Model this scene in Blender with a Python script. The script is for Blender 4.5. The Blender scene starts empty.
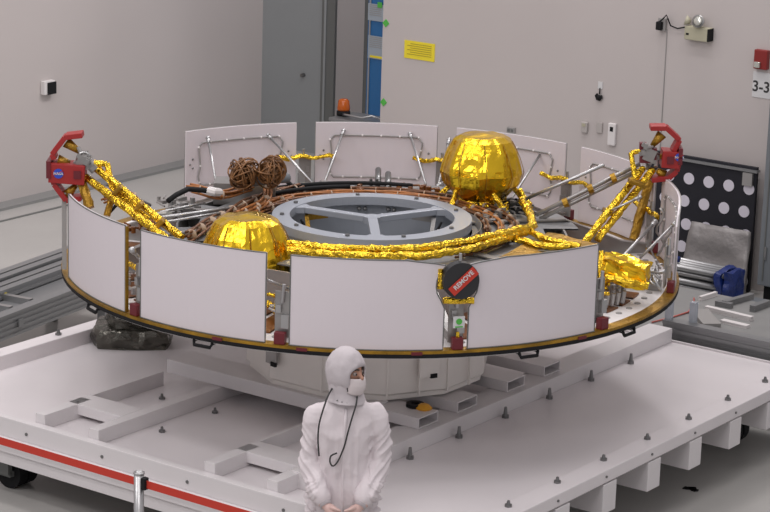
import bpy, bmesh, math, random
from math import sin, cos, radians as R, pi, atan2, hypot
from mathutils import Vector as V3, Matrix, noise
random.seed(7)
sc = bpy.context.scene
C = sc.collection

# ------------------------------------------------------------------ camera
F_PX, PITCH, ROLL, YAW = 2403.9, .2528, .0308, .0060
CAM = V3((0, -16.703, 5.9054))
fw = V3((sin(YAW)*cos(PITCH), cos(YAW)*cos(PITCH), -sin(PITCH)))
rt0 = V3((cos(YAW), -sin(YAW), 0)); up0 = rt0.cross(fw)
rt = rt0*cos(ROLL) + up0*sin(ROLL); up = up0*cos(ROLL) - rt0*sin(ROLL)
cd = bpy.data.cameras.new('camera'); cam = bpy.data.objects.new('camera', cd); C.objects.link(cam)
cd.sensor_width = 36; cd.lens = 36*F_PX/770; cd.clip_end = 100
m = Matrix((rt, up, -fw)).transposed().to_4x4(); m.translation = CAM
cam.matrix_world = m; sc.camera = cam

# ------------------------------------------------------------------ world and light
w = bpy.data.worlds.new('world'); sc.world = w; w.use_nodes = True
w.node_tree.nodes['Background'].inputs[0].default_value = (.80, .775, .80, 1)
w.node_tree.nodes['Background'].inputs[1].default_value = .80
A1 = R(53.913)                                     # direction of the long axis of the room
e1 = V3((cos(A1), sin(A1), 0)); e2 = V3((-sin(A1), cos(A1), 0))
def area(u, v, z, sx, sy, power, col=(1, .955, .96), aim=None):
    l = bpy.data.lights.new('ceiling_or_fill_light', 'AREA'); l.shape = 'RECTANGLE'; l.size = sx; l.size_y = sy
    l.energy = power; l.color = col
    o = bpy.data.objects.new('ceiling_or_fill_light', l); C.objects.link(o)
    o.location = e1*u + e2*v + V3((0, 0, z))
    if aim: o.rotation_euler = (V3(aim) - o.location).to_track_quat('-Z', 'Y').to_euler()
    else: o.rotation_euler = (0, 0, A1)
for u in (-6.5, -2, 2.5):
    for v in (-3.5, .5, 4.5):
        area(u, v, 9.5, .9, 2.4, 95)
area(-9, 2, 7.5, 2.5, 1.5, 170, aim=(-1, 0, 1.3))  # added fill lamp from the left front, lifts the panels
area(-8, -5, 7.5, 2.5, 1.5, 150, aim=(0, 0, 1.3))  # added camera-side fill for the front panels and suit, no fixture
area(6.2, 1.5, 8.6, 2.5, 1.2, 430, aim=tuple(e1*2.6+e2*7.7+V3((0, 0, 1.0))))  # unseen lamp added to brighten the left wall
area(9.1, 6.6, 4.6, .4, .6, 30)  # small lamp added in the alcove to lift the dim back wall
sc.view_settings.view_transform = 'Standard'; sc.view_settings.look = 'None'
sc.view_settings.gamma = 1; sc.view_settings.exposure = -.34

# ------------------------------------------------------------------ helpers
def ray(x, y): return fw + rt*((x-385)/F_PX) - up*((y-256)/F_PX)
def atY(x, y, Y): d = ray(x, y); return CAM + d*((Y-CAM.y)/d.y)
def atZ(x, y, Z): d = ray(x, y); return CAM + d*((Z-CAM.z)/d.z)
def uv(p): p = V3(p); return V3((p.dot(e1), p.dot(e2), p.z))
def atU(x, y, U): d = ray(x, y); return uv(CAM + d*((U-CAM.dot(e1))/d.dot(e1)))    # room frame
def atV(x, y, v): d = ray(x, y); return uv(CAM + d*((v-CAM.dot(e2))/d.dot(e2)))
def zUV(x, y, Z): return uv(atZ(x, y, Z))
def W(u, v, z): return e1*u + e2*v + V3((0, 0, z))

def mat(name, col, rough=.5, metal=0, bump=0, bscale=20, var=0, vscale=6, crinkle=False, coat=0, trans=0, emit=0, spec=None):
    m = bpy.data.materials.new(name); m.use_nodes = True; n = m.node_tree.nodes; l = m.node_tree.links
    b = n['Principled BSDF']
    b.inputs['Base Color'].default_value = (*col, 1); b.inputs['Roughness'].default_value = rough
    b.inputs['Metallic'].default_value = metal
    if spec is not None: b.inputs['Specular IOR Level'].default_value = spec
    if coat: b.inputs['Coat Weight'].default_value = coat; b.inputs['Coat Roughness'].default_value = .1
    if trans: b.inputs['Transmission Weight'].default_value = trans
    if emit:
        b.inputs['Emission Color'].default_value = (*col, 1); b.inputs['Emission Strength'].default_value = emit
    tc = n.new('ShaderNodeTexCoord')
    if var:
        t = n.new('ShaderNodeTexNoise'); t.inputs['Scale'].default_value = vscale; t.inputs['Detail'].default_value = 4
        l.new(tc.outputs['Object'], t.inputs['Vector'])
        r = n.new('ShaderNodeMapRange'); r.inputs[1].default_value = .3; r.inputs[2].default_value = .7
        r.inputs[3].default_value = 1-var; r.inputs[4].default_value = 1+var*.5
        l.new(t.outputs['Fac'], r.inputs[0])
        mx = n.new('ShaderNodeVectorMath'); mx.operation = 'SCALE'; mx.inputs[0].default_value = col
        l.new(r.outputs[0], mx.inputs['Scale']); l.new(mx.outputs[0], b.inputs['Base Color'])
    if bump:
        if crinkle:
            t = n.new('ShaderNodeTexVoronoi'); t.feature = 'F1'; t.inputs['Scale'].default_value = bscale
            t2 = n.new('ShaderNodeTexNoise'); t2.inputs['Scale'].default_value = bscale*.8; t2.inputs['Detail'].default_value = 3
            l.new(tc.outputs['Object'], t2.inputs['Vector'])
            ad = n.new('ShaderNodeVectorMath'); ad.operation = 'MULTIPLY_ADD'; ad.inputs[1].default_value = (.12, .12, .12)
            l.new(t2.outputs['Color'], ad.inputs[0]); l.new(tc.outputs['Object'], ad.inputs[2])
            l.new(ad.outputs[0], t.inputs['Vector']); src = t.outputs['Distance']
        else:
            t = n.new('ShaderNodeTexNoise'); t.inputs['Scale'].default_value = bscale; t.inputs['Detail'].default_value = 5
            l.new(tc.outputs['Object'], t.inputs['Vector']); src = t.outputs['Fac']
        bp = n.new('ShaderNodeBump'); bp.inputs['Strength'].default_value = bump; bp.inputs['Distance'].default_value = .02
        l.new(src, bp.inputs['Height']); l.new(bp.outputs['Normal'], b.inputs['Normal'])
    return m
M = {}
M['wall'] = mat('wall_paint', (.51, .467, .452), .55, var=.03, vscale=.6)
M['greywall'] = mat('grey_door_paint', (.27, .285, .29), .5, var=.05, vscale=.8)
M['jamb'] = mat('dark_jamb', (.13, .135, .13), .5)
M['floor'] = mat('floor_epoxy', (.44, .43, .41), .22, var=.06, vscale=.9, spec=.4)
M['base'] = mat('cove_grey', (.235, .235, .23), .5)
M['plat'] = mat('platform_white', (.72, .68, .69), .30, var=.03, vscale=2)
M['platb'] = mat('beam_white', (.70, .67, .675), .38, var=.03, vscale=3)
M['panel'] = mat('radiator_white', (.66, .61, .635), .42)
M['white'] = mat('white_paint', (.72, .69, .68), .4)
M['drum'] = mat('drum_white', (.80, .76, .72), .35, var=.05, vscale=3)
M['bolt'] = mat('bolt_steel', (.22, .22, .22), .35, .9)
M['steel'] = mat('steel', (.46, .46, .46), .36, .9)
M['table'] = mat('table_top', (.24, .24, .235), .45, var=.1, vscale=3)
M['alu'] = mat('aluminium', (.27, .275, .28), .4, .6)
M['ring'] = mat('ring_grey', (.36, .385, .43), .42, .35)
M['sheet'] = mat('sheet_metal', (.34, .33, .32), .35, .6, var=.15, vscale=5)
M['dark'] = mat('dark_recess', (.03, .03, .03), .5)
M['black'] = mat('black_rubber', (.012, .012, .013), .7, spec=.2)
M['gold'] = mat('gold_foil', (.86, .55, .03), .24, 1, bump=.55, bscale=8, crinkle=True, var=.15, vscale=5)
M['goldp'] = mat('gold_tape', (.88, .58, .045), .24, 1, bump=.6, bscale=26, crinkle=True, var=.4, vscale=12)
M['rimgold'] = mat('amber_kapton', (.38, .21, .02), .35, .6, bump=.4, bscale=50, var=.4, vscale=7)
M['kapton'] = mat('copper_kapton', (.24, .085, .02), .3, .5, var=.4, vscale=6)
M['wire'] = mat('copper_wire', (.17, .07, .028), .45, .2, var=.5, vscale=25)
M['coil'] = mat('coil_wire', (.22, .10, .035), .4, .2, var=.6, vscale=30)
M['wire2'] = mat('orange_wire', (.40, .15, .04), .45, .1, var=.4, vscale=25)
M['red'] = mat('red_anodised', (.33, .018, .018), .45, .1)
M['red2'] = mat('dark_red', (.13, .010, .017), .45)
M['tie'] = mat('tie_tan', (.45, .34, .25), .5)
M['redbelt'] = mat('red_belt', (.52, .035, .018), .6)
M['alarm'] = mat('alarm_red', (.22, .014, .012), .45)
M['sensor'] = mat('sensor_plastic', (.43, .40, .38), .5)
M['suit'] = mat('suit_cloth', (.66, .605, .62), .8, bump=.25, bscale=14)
M['hood'] = mat('hood_cloth', (.50, .46, .475), .8, bump=.25, bscale=22)
M['mask'] = mat('mask_cloth', (.60, .54, .54), .8)
M['skin'] = mat('skin', (.42, .22, .15), .5)
M['glove'] = mat('thin_glove', (.58, .40, .36), .35)
M['hair'] = mat('brow_hair', (.03, .02, .015), .7)
M['eye'] = mat('eye_white_shaded', (.30, .25, .23), .3)  # white of the eye, darkened to put the shade into its colour
M['orange'] = mat('orange_lens', (.50, .10, .006), .2)
M['blue'] = mat('blue_cabinet', (.02, .13, .33), .35)
M['bluetape'] = mat('blue_wrap', (.008, .025, .15), .35, bump=.5, bscale=30)
M['paper'] = mat('paper', (.62, .62, .62), .7)
M['paperb'] = mat('paper_grey', (.33, .38, .43), .6)
M['yellow'] = mat('yellow_notice', (.80, .66, .03), .6)
M['ink'] = mat('ink', (.03, .03, .03), .6)
M['inky'] = mat('notice_print', (.35, .27, .02), .6)
M['green'] = mat('green_tape', (.08, .42, .06), .6)
M['beige'] = mat('beige_plastic', (.42, .40, .29), .45)
M['grey'] = mat('grey_plastic', (.30, .29, .28), .5)
M['cab'] = mat('cabinet_grey', (.17, .185, .20), .4)
M['navy'] = mat('black_cloth', (.012, .012, .018), .8)
M['dot'] = mat('white_dot', (.66, .63, .70), .6)
M['film'] = mat('silver_film', (.26, .245, .24), .42, .35, bump=.6, bscale=9)
M['esd'] = mat('esd_film', (.11, .105, .09), .22, .75, bump=1.0, bscale=9, var=.3, vscale=7)
M['orangetape'] = mat('orange_tape', (.70, .33, .02), .5)
M['emblem'] = mat('emblem_blue', (.02, .06, .45), .5)
M['tagblk'] = mat('cover_black', (.018, .018, .02), .45)
M['lens'] = mat('lamp_glass', (.6, .6, .55), .12, .6)
M['cable_red'] = mat('pink_cable', (.50, .12, .10), .5)
M['clear'] = mat('clear_plastic', (.60, .64, .70), .15, trans=.5)

class MB:
    def __init__(s): s.bm = bmesh.new()
    def box(s, c, d, rot=None, bev=0):
        r = bmesh.ops.create_cube(s.bm, size=1)['verts']
        mx = Matrix.Translation(V3(c)) @ (rot.to_4x4() if rot else Matrix()) @ Matrix.Diagonal((*d, 1))
        bmesh.ops.transform(s.bm, matrix=mx, verts=r)
        if bev:
            es = list({e for v in r for e in v.link_edges})
            bmesh.ops.bevel(s.bm, geom=es, offset=bev, segments=2, affect='EDGES', profile=.6)
        return s
    def span(s, a, b, bev=0):
        a, b = V3(a), V3(b); d = b-a
        return s.box((a+b)/2, (abs(d.x), abs(d.y), abs(d.z)), bev=bev)
    def bar(s, a, b, wd, h, upv=(0, 0, 1), bev=0):          # box beam from a to b
        a, b = V3(a), V3(b); x = (b-a).normalized(); y = V3(upv).cross(x).normalized(); z = x.cross(y)
        return s.box((a+b)/2, ((b-a).length, wd, h), Matrix((x, y, z)).transposed(), bev)
    def tube(s, pts, r, n=8, jit=0, cap=True):
        pts = [V3(p) for p in pts]; rings = []; prev = None
        for i, p in enumerate(pts):
            t = (pts[min(i+1, len(pts)-1)] - pts[max(i-1, 0)]).normalized()
            if prev is None: a = t.cross(V3((0, 0, 1)) if abs(t.z) < .9 else V3((1, 0, 0))).normalized()
            else: a = (prev - t*prev.dot(t)).normalized()
            prev = a; b = t.cross(a); rr = r[i] if isinstance(r, (list, tuple)) else r
            rings.append([s.bm.verts.new(p + (a*cos(2*pi*k/n) + b*sin(2*pi*k/n))*rr*(1+random.uniform(-jit, jit))) for k in range(n)])
        for q0, q1 in zip(rings, rings[1:]):
            for k in range(n): s.bm.faces.new((q0[k], q0[(k+1) % n], q1[(k+1) % n], q1[k]))
        if cap: s.bm.faces.new(rings[0][::-1]); s.bm.faces.new(rings[-1])
        return s
    def cyl(s, a, b, r, r2=None, n=16): return s.tube([a, b], [r, r if r2 is None else r2], n)
    def foil(s, a, b, r, n=10, jit=.16, step=.035):          # crumpled foil wrapped tube
        a, b = V3(a), V3(b); k = max(2, int((b-a).length/step))
        return s.tube([a.lerp(b, i/k) for i in range(k+1)], r, n, jit)
    def lathe(s, prof, c=(0, 0, 0), n=32, jit=0, a0=0, a1=2*pi):
        c = V3(c); full = abs(a1-a0-2*pi) < 1e-6; kk = n if full else n+1; rings = []
        for rr, z in prof:
            if rr < 1e-6: rings.append([s.bm.verts.new(c+V3((0, 0, z)))]); continue
            rings.append([s.bm.verts.new(c+V3((rr*sin(a0+(a1-a0)*k/n)*(1+random.uniform(-jit, jit)), -rr*cos(a0+(a1-a0)*k/n)*(1+random.uniform(-jit, jit)), z))) for k in range(kk)])
        for q0, q1 in zip(rings, rings[1:]):
            for k in range(n):
                k1 = (k+1) % kk
                if len(q0) == 1 and len(q1) == 1: continue
                if len(q0) == 1: f = (q0[0], q1[k1], q1[k])
                elif len(q1) == 1: f = (q0[k], q0[k1], q1[0])
                else: f = (q0[k], q0[k1], q1[k1], q1[k])
                try: s.bm.faces.new(f)
                except ValueError: pass
        return s
    def ball(s, c, r, n=10, sc3=(1, 1, 1)):
        q = bmesh.ops.create_uvsphere(s.bm, u_segments=n, v_segments=max(6, n//2+1), radius=r)['verts']
        bmesh.ops.transform(s.bm, matrix=Matrix.Translation(V3(c)) @ Matrix.Diagonal((*sc3, 1)), verts=q); return s
    def prism(s, poly, vec):                                # polygon (3d points) extruded by vec
        vec = V3(vec); a = [s.bm.verts.new(V3(p)) for p in poly]; b = [s.bm.verts.new(V3(p)+vec) for p in poly]
        s.bm.faces.new(a[::-1]); s.bm.faces.new(b)
        for k in range(len(a)): j = (k+1) % len(a); s.bm.faces.new((a[k], a[j], b[j], b[k]))
        return s
    def build(s, name, m, parent=None, loc=None, smooth=False):
        bmesh.ops.recalc_face_normals(s.bm, faces=s.bm.faces)
        me = bpy.data.meshes.new(name); s.bm.to_mesh(me); s.bm.free()
        me.materials.append(M[m] if isinstance(m, str) else m)
        if smooth:
            for p in me.polygons: p.use_smooth = True
        o = bpy.data.objects.new(name, me); C.objects.link(o)
        if parent: o.parent = parent
        if loc is not None: o.location = loc
        return o
def tag(o, label, cat, group=None, kind=None):
    o['label'] = label; o['category'] = cat
    if group: o['group'] = group
    if kind: o['kind'] = kind
    return o
def thing(name, label, cat, loc=(0, 0, 0), rotz=0, group=None):
    o = bpy.data.objects.new(name, None); C.objects.link(o); o.empty_display_size = .1
    o.location = loc; o.rotation_euler = (0, 0, rotz); return tag(o, label, cat, group)
def copy_tree(o, parent=None):
    c = o.copy(); C.objects.link(c); c.parent = parent
    for ch in [x for x in bpy.data.objects if x.parent == o]: copy_tree(ch, c)
    return c
def struct(o):
    o['kind'] = 'structure'; o.rotation_euler = (0, 0, A1); return o
def text_mesh(txt, size, m, parent, mx, name='lettering', depth=.001):
    cu = bpy.data.curves.new('t', 'FONT'); cu.body = txt; cu.size = size; cu.align_x = 'CENTER'; cu.align_y = 'CENTER'; cu.extrude = depth; cu.offset = size*.018
    t = bpy.data.objects.new('t', cu); C.objects.link(t)
    bpy.context.view_layer.update()
    me = bpy.data.meshes.new_from_object(t.evaluated_get(bpy.context.evaluated_depsgraph_get()))
    bpy.data.objects.remove(t); bpy.data.curves.remove(cu)
    me.transform(mx); me.materials.clear(); me.materials.append(M[m]); me.name = name
    o = bpy.data.objects.new(name, me); C.objects.link(o); o.parent = parent; return o
def frame_mx(c, x, y):                                      # text plane: x right, y up
    x = V3(x).normalized(); y = V3(y).normalized(); z = x.cross(y)
    q = Matrix((x, y, z)).transposed().to_4x4(); q.translation = V3(c); return q
def pol(r, az, z): return V3((r*sin(R(az)), -r*cos(R(az)), z))

# ------------------------------------------------------------------ setting (room frame: local x = e1, local y = e2)
struct(MB().span((-9, -8, -.15), (13, 7.9, 0)).build('floor', 'floor'))
struct(MB().span((-6, 7.76, 0), (8.5, 7.9, 6)).build('wall_left', 'wall'))
struct(MB().span((6.40, -8, 0), (6.62, 4.60, 6)).build('wall_right', 'wall'))
struct(MB().span((-6, 7.55, 0), (8.34, 7.76, .03)).build('baseboard_left', 'base'))
struct(MB().span((-6, 7.22, 0), (4.6, 7.26, .006)).build('dark_floor_line', 'jamb'))  # thin dark line on the floor, a little out from the baseboard
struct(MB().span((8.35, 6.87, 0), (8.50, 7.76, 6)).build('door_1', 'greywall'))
struct(MB().span((8.33, 6.68, 0), (8.37, 6.87, 6)).build('trim_1', 'jamb'))
struct(MB().span((9.6, 3.5, 0), (9.75, 9.5, 6)).build('wall_back', 'wall'))
struct(MB().span((8.60, 6.33, 0), (8.62, 6.46, 6)).build('trim_2', 'jamb'))
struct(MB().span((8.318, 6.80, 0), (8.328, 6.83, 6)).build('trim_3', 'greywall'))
k = atU(303, 75, 8.33)
o = MB().cyl((0, 0, 0), (-.05, 0, 0), .022).build('door_knob', 'bolt'); o.location = W(8.35, k.y, k.z); o.rotation_euler = (0, 0, A1)
tag(o, 'small round dark knob on the grey door panel', 'knob')
# wall joint lines on the wall right
struct(MB().span((6.393, 1.262, 0), (6.399, 1.270, 2.36)).build('trim_4', 'grey'))

def wall_thing(name, label, cat, px, U=6.398, group=None):
    p = atU(*px, U); return thing(name, label, cat, W(U, p.y, p.z), A1, group)     # local -x faces the room

# blue cabinet beyond the opening, with papers
t = thing('tall_cabinet', 'tall bright blue cabinet standing in the opening beyond the wall', 'cabinet', W(8.0, 5.6, 0), A1)
MB().span((0, -.6, .55), (.5, .37, 4), bev=.01).build('body', 'blue', t)
MB().span((.02, -.58, 0), (.48, .26, .55)).build('plinth', 'jamb', t)
MB().span((-.012, .325, .6), (0, .345, 4)).build('door_edge', 'steel', t)
for (x, y0, y1) in ((376, 3, 22), (376, 35, 60)):
    a = atU(368.5, y0, 7.99); b = atU(383, y1, 7.99)
    o = MB().span((0, b.y-a.y-.05, b.z-a.z), (-.004, 0, 0)).build('notice_sheet', 'paperb')
    o.location = W(7.99, a.y, a.z); o.rotation_euler = (0, 0, A1)
    tag(o, 'white printed sheet taped %s on the blue cabinet' % ('highest' if y0 == 3 else 'below the upper sheet'), 'paper', 'sheets on the blue cabinet')
    q = MB()
    for j in range(6): q.span((-.006, b.y-a.y+.02, -.02-j*.022), (-.004, -.02, -.012-j*.022))
    q.build('print_lines', 'grey', o)
    if y0 == 35: MB().span((-.006, b.y-a.y+.01, b.z-a.z+.01), (-.004, -.03, b.z-a.z+.035)).build('yellow_strip', 'yellow', o)
# equipment top with beacon
p = atU(360, 116, 7.2)
t = thing('equipment_cart', 'grey metal cart top seen through the gap behind the back panel', 'cart', W(7.2, p.y, 0), A1)
MB().span((-.2, -.45, .76), (.25, .28, .80), bev=.01).build('top', 'alu', t)
MB().span((-.18, -.43, .3), (.23, .26, .76)).build('body', 'grey', t)
for a in (-.15, .2):
    for b in (-.4, .23): MB().cyl((a, b, 0), (a, b, .3), .02).build('leg', 'alu', t)
o = MB().tube([(0, -.3, .82), (-.05, -.2, .86), (-.1, -.1, .83), (-.12, .1, .84), (-.05, .2, .82)], .012).build('hose', 'steel', t, smooth=True)
p = atU(345, 111, 7.2)
t = thing('warning_beacon', 'small amber warning beacon on the grey cart top', 'beacon', W(7.2, p.y+.02, .801), A1); t.scale = (1.3, 1.3, 1.25)
MB().lathe([(0, 0), (.058, 0), (.058, .035), (.05, .045), (0, .045)], n=20).build('base', 'black', t, smooth=True)
q = MB(); q.lathe([(0, .045), (.052, .045), (.055, .06), (.046, .13), (.03, .145), (0, .148)], n=20); q.build('amber_lens', 'orange', t, smooth=True)
# green tape pieces on wall edge
for i, (x, y, lb) in enumerate(((385, 23, 'green tape square on the wall edge, high beside the blue cabinet'), (382.5, 102, 'green tape square on the wall edge, low above the rear white panel'), (380, 5, 'green tape strip at the very top of the blue cabinet'))):
    U = 6.40 if i < 2 else 7.98; p = atU(x, y, U)
    o = MB().box((-.004, 0, 0), (.006, .06, .06), Matrix.Rotation(R(45 if i < 2 else 0), 3, 'X')).build('tape_piece', 'green')
    o.location = W(U, min(p.y, 4.56) if i < 2 else p.y, p.z); o.rotation_euler = (0, 0, A1); tag(o, lb, 'tape')
# yellow notice
a = atU(404.5, 38.5, 6.39); b = atU(434, 63.5, 6.39)
t = thing('yellow_notice', 'bright yellow printed notice on the pale wall', 'sign', W(6.398, (a.y+b.y)/2, (a.z+b.z)/2), A1)
hw, hh = abs(a.y-b.y)/2, .092
MB().span((-.006, -hw, -hh), (0, hw, hh)).build('sheet', 'yellow', t)
q = MB()
for j in range(6): q.span((-.008, -hw*.8, hh*.72-j*.022), (-.006, hw*(.8 if j % 2 else .6), hh*.72-.006-j*.022))
q.build('print_lines', 'inky', t)
# black device on the left wall
p = atV(46.5, 87, 7.76)
t = thing('wall_reader', 'small black box in a white bracket alone on the left wall', 'box', W(p.x, 7.76, p.z), A1)
MB().span((-.09, -.06, -.07), (.07, 0, .075), bev=.008).build('backplate', 'white', t)
MB().span((-.05, -.075, -.07), (.075, -.06, .06), bev=.004).build('front', 'black', t)
# wall right fixtures
t = wall_thing('emergency_light', 'beige emergency light box with round lamp heads high on wall', 'light', (701, 33))
MB().span((-.09, -.13, -.065), (0, .13, .065), bev=.01).build('housing', 'beige', t)
MB().span((-.094, -.135, -.06), (-.002, -.115, .06), bev=.004).build('end_cap', 'black', t)
q = MB().lathe([(0, 0), (.035, 0), (.06, .05), (.062, .065), (0, .065)], n=20).build('lamp_head', 'steel', t, loc=(-.05, -.02, .11), smooth=True); q.rotation_euler = (0, R(-75), 0)
g = MB().lathe([(0, .066), (.052, .066), (.03, .076), (0, .08)], n=20).build('lens', 'lens', q, smooth=True)
q = MB().lathe([(0, 0), (.02, 0), (.05, .05), (0, .05)], n=16).build('lamp_head', 'beige', t, loc=(-.05, .09, .10), smooth=True); q.rotation_euler = (0, R(-75), R(-70))
MB().span((-.092, .08, -.02), (-.09, .11, .0)).build('indicator', 'black', t)
t = wall_thing('power_outlet', 'wall outlet box with black plug left of emergency light', 'outlet', (663.5, 24))
MB().span((-.04, -.04, -.06), (0, .04, .06), bev=.005).build('plate', 'grey', t)
MB().span((-.09, -.02, -.05), (-.04, .035, .03), bev=.008).build('plug', 'black', t)
MB().tube([(-.08, 0, .03), (-.07, -.03, .06), (-.06, -.06, .1), (-.05, -.075, .06), (-.04, -.10, .0), (-.03, -.17, -.02), (-.03, -.24, 0), (-.03, -.29, .0)], .007).build('cord', 'black', t, smooth=True)
t = wall_thing('wall_hook', 'black clip hanging from a white tab on pale wall', 'hook', (600, 96))
MB().span((-.006, -.025, .07), (0, .025, .14)).build('tab', 'paper', t)
MB().tube([(-.01, 0, .08), (-.012, 0, .02)], .006).tube([(-.015, .02, .02), (-.02, .035, 0), (-.02, .02, -.03), (-.02, -.01, -.035), (-.02, -.03, -.01), (-.015, -.02, .01)], .012).ball((-.02, 0, -.01), .025).build('clip', 'black', t, smooth=True)
t = wall_thing('wall_sensor', 'small rounded beige sensor, left of the row near the hook', 'sensor', (585.5, 127))
MB().span((-.035, -.035, -.055), (0, .035, .055), bev=.012).build('body', 'sensor', t)
MB().span((-.04, -.02, .01), (-.035, .02, .04)).build('grille', 'beige', t)
t = wall_thing('wall_sensor', 'flat grey square sensor, middle of the row near the hook', 'sensor', (600, 127.5))
MB().span((-.02, -.032, -.052), (0, .032, .052), bev=.004).build('body', 'sensor', t)
t = wall_thing('thermostat', 'white wall controller with a small dark display', 'thermostat', (613, 134))
MB().span((-.035, -.042, -.11), (0, .042, .11), bev=.01).build('body', 'white', t)
MB().span((-.037, -.018, .03), (-.035, .018, .075)).build('display', 'black', t)
t = wall_thing('junction_box', 'small dark socket box low on wall above rear panel', 'box', (512, 130))
MB().span((-.03, -.045, -.03), (0, .045, .03), bev=.004).build('body', 'grey', t)
MB().span((-.034, -.035, -.015), (-.03, -.005, .015)).span((-.034, .005, -.015), (-.03, .035, .015)).build('socket', 'jamb', t)
t = wall_thing('fire_strobe', 'red fire alarm strobe on the wall above the 3-3 sign', 'alarm', (763, 59))
MB().span((-.06, -.07, -.09), (0, .065, .09), bev=.008).build('housing', 'alarm', t)
MB().span((-.085, -.01, -.075), (-.06, .05, -.02), bev=.008).build('strobe_lens', 'lens', t)
t = wall_thing('bay_sign', 'white paper sign reading 3-3 under the red fire alarm', 'sign', (761.5, 85))
MB().span((-.005, -.10, -.12), (0, .09, .12)).build('sheet', 'paper', t)
text_mesh('3-3', .14, 'ink', t, frame_mx((-.006, 0, -.02), (0, -1, 0), (0, 0, 1)))
# grey cabinet at the right edge
t = thing('electrical_cabinet', 'tall grey steel cabinet cropped by the right edge', 'cabinet', W(6.1, -.55, 0), A1)
a = atU(757, 280, 5.75)
MB().span((-.35, -.6, .25), (.28, a.y+.55, 1.95), bev=.01).build('body', 'cab', t)
MB().span((-.352, a.y+.49, .3), (-.36, a.y+.50, 1.9)).build('door_seam', 'jamb', t)
MB().span((-.30, -.55, 0), (.25, a.y+.50, .25)).build('plinth', 'black', t)
MB().span((-.37, a.y+.47, .5), (-.355, a.y+.485, .62)).build('handle', 'steel', t)

# dotted calibration board leaning at the wall
BU = 6.22
def bU(x, y): return atU(x, y, BU)
tl = bU(660, 153); tr = bU(757, 170); bz = .02
t = thing('target_board', 'tall black board covered in white dots against the wall', 'board', W(BU, tr.y, 0), A1)
wd = tl.y - tr.y + .15
MB().span((0, 0, bz), (.04, wd, tr.z+.02), bev=.004).build('board', 'navy', t)
MB().span((-.02, -.01, tr.z-.03), (.05, wd, tr.z-.005)).build('top_rail', 'alu', t)
MB().span((-.03, .03, tr.z-.16), (0, .13, tr.z-.04)).build('clamp', 'grey', t)
d0 = bU(749, 189); stepv = .212; stepz = .222
for rI in range(5):
    for cI in range(5):
        y = d0.y - tr.y + cI*stepv + (.035 if rI % 2 else .0) ; z = d0.z - rI*stepz + .0
        if y > wd-.06 or z < .1: continue
        MB().cyl((-.004, y, z), (0, y, z), .056, n=24).build('white_dot', 'dot', t)
# silver film roll / box standing before it
a = bU(694, 218); b = bU(757, 238)
t = thing('film_sheet', 'crumpled silver film draped over a crate before the dotted board', 'sheet', W(BU-.05, b.y+.02, 0), A1)
bm = MB(); gx, gz = 14, 12; wdt = a.y-b.y-.05; vs = []
for i in range(gx+1):
    row = []
    for j in range(gz+1):
        y = wdt*i/gx; z = .02+(b.z+.05)*(j/gz); spread = .05*(1-j/gz)
        row.append((-.05-.16*(1-j/gz)**1.2+.03*noise.noise(V3((y*5, z*5, 1))), y+(spread if i > gx/2 else -spread)*abs(i/gx-.5)*2, z+.012*noise.noise(V3((y*9, 3, z)))))
    vs.append(row)
for i in range(gx+1): vs[i] = [bm.bm.verts.new(p) for p in vs[i]]
for i in range(gx):
    for j in range(gz): bm.bm.faces.new((vs[i][j], vs[i+1][j], vs[i+1][j+1], vs[i][j+1]))
o = bm.build('film', 'film', t, smooth=True); s_ = o.modifiers.new('s', 'SOLIDIFY'); s_.thickness = .015
MB().span((-.035, .03, .02), (.0, wdt-.03, b.z-.03)).build('backing_board', 'grey', t)

# stack of silver poles bound with blue, on a low trolley
t = thing('pole_trolley', 'low dark trolley carrying the bundled silver poles', 'trolley', W(5.0, .35, 0), A1)
MB().span((-.12, -.95, .10), (.62, 1.3, .17)).build('deck', 'cab', t)
for b_ in (-.75, 1.15): MB().span((-.02, b_-.03, .17), (.42, b_+.03, .21)).build('cradle', 'cab', t)
for a_ in (0, .5):
    for b_ in (-.75, 1.15): MB().cyl((a_, b_-.02, .05), (a_, b_+.02, .05), .05).build('wheel', 'black', t)
COLN = ('nearest', 'second', 'third', 'rearmost')
LAY = ('lowest', 'second', 'middle', 'fourth', 'topmost')
for rw in range(5):
    for cI in range(4):
        o = MB().cyl((0, -.60+.04*((rw*7+cI*3) % 4), 0), (0, 1.15-.05*((rw+cI) % 3), 0), .029, n=12).build('silver_pole', 'steel', smooth=True)
        o.location = W(5.0+.03+cI*.075+(rw % 2)*.03, .35, .24+rw*.0605); o.rotation_euler = (0, 0, A1)
        tag(o, 'long silver pole, %s in the %s layer of the blue wrapped bundle' % (COLN[cI], LAY[rw]), 'pole', 'silver poles bundled on the trolley')
def wrap(name, label, y, seed):
    q = MB().box((0, 0, 0), (.30, .055, .25)); bmesh.ops.subdivide_edges(q.bm, edges=q.bm.edges[:], cuts=7, use_grid_fill=True)
    for v in q.bm.verts:
        d = v.co.copy(); v.co *= 1-.2*(abs(d.x)/.2)**2*(abs(d.z)/.17)**2
        v.co += V3([.035*noise.noise(V3((d.x*9+i*7, d.y*9, d.z*9+seed))) for i in range(3)])
    o = q.build(name, 'bluetape'); o.location = W(5.13, y, .40); o.rotation_euler = (0, 0, A1)
    return tag(o, label, 'wrap', 'blue wraps on the pole bundle')
wrap('blue_wrap', 'shiny blue plastic wrap at the very tip of the silver poles', -.28, 2)
wrap('blue_wrap', 'shiny blue plastic wrap a little in from the tip of the silver poles', -.19, 8)
o = MB().cyl((0, -.1, 0), (0, 1.2, 0), .028).build('blue_tube', 'bluetape', smooth=True); o.location = W(5.05, .35, .545); o.rotation_euler = (0, 0, A1)
tag(o, 'blue tube lying on top of the silver poles', 'tube')

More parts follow.
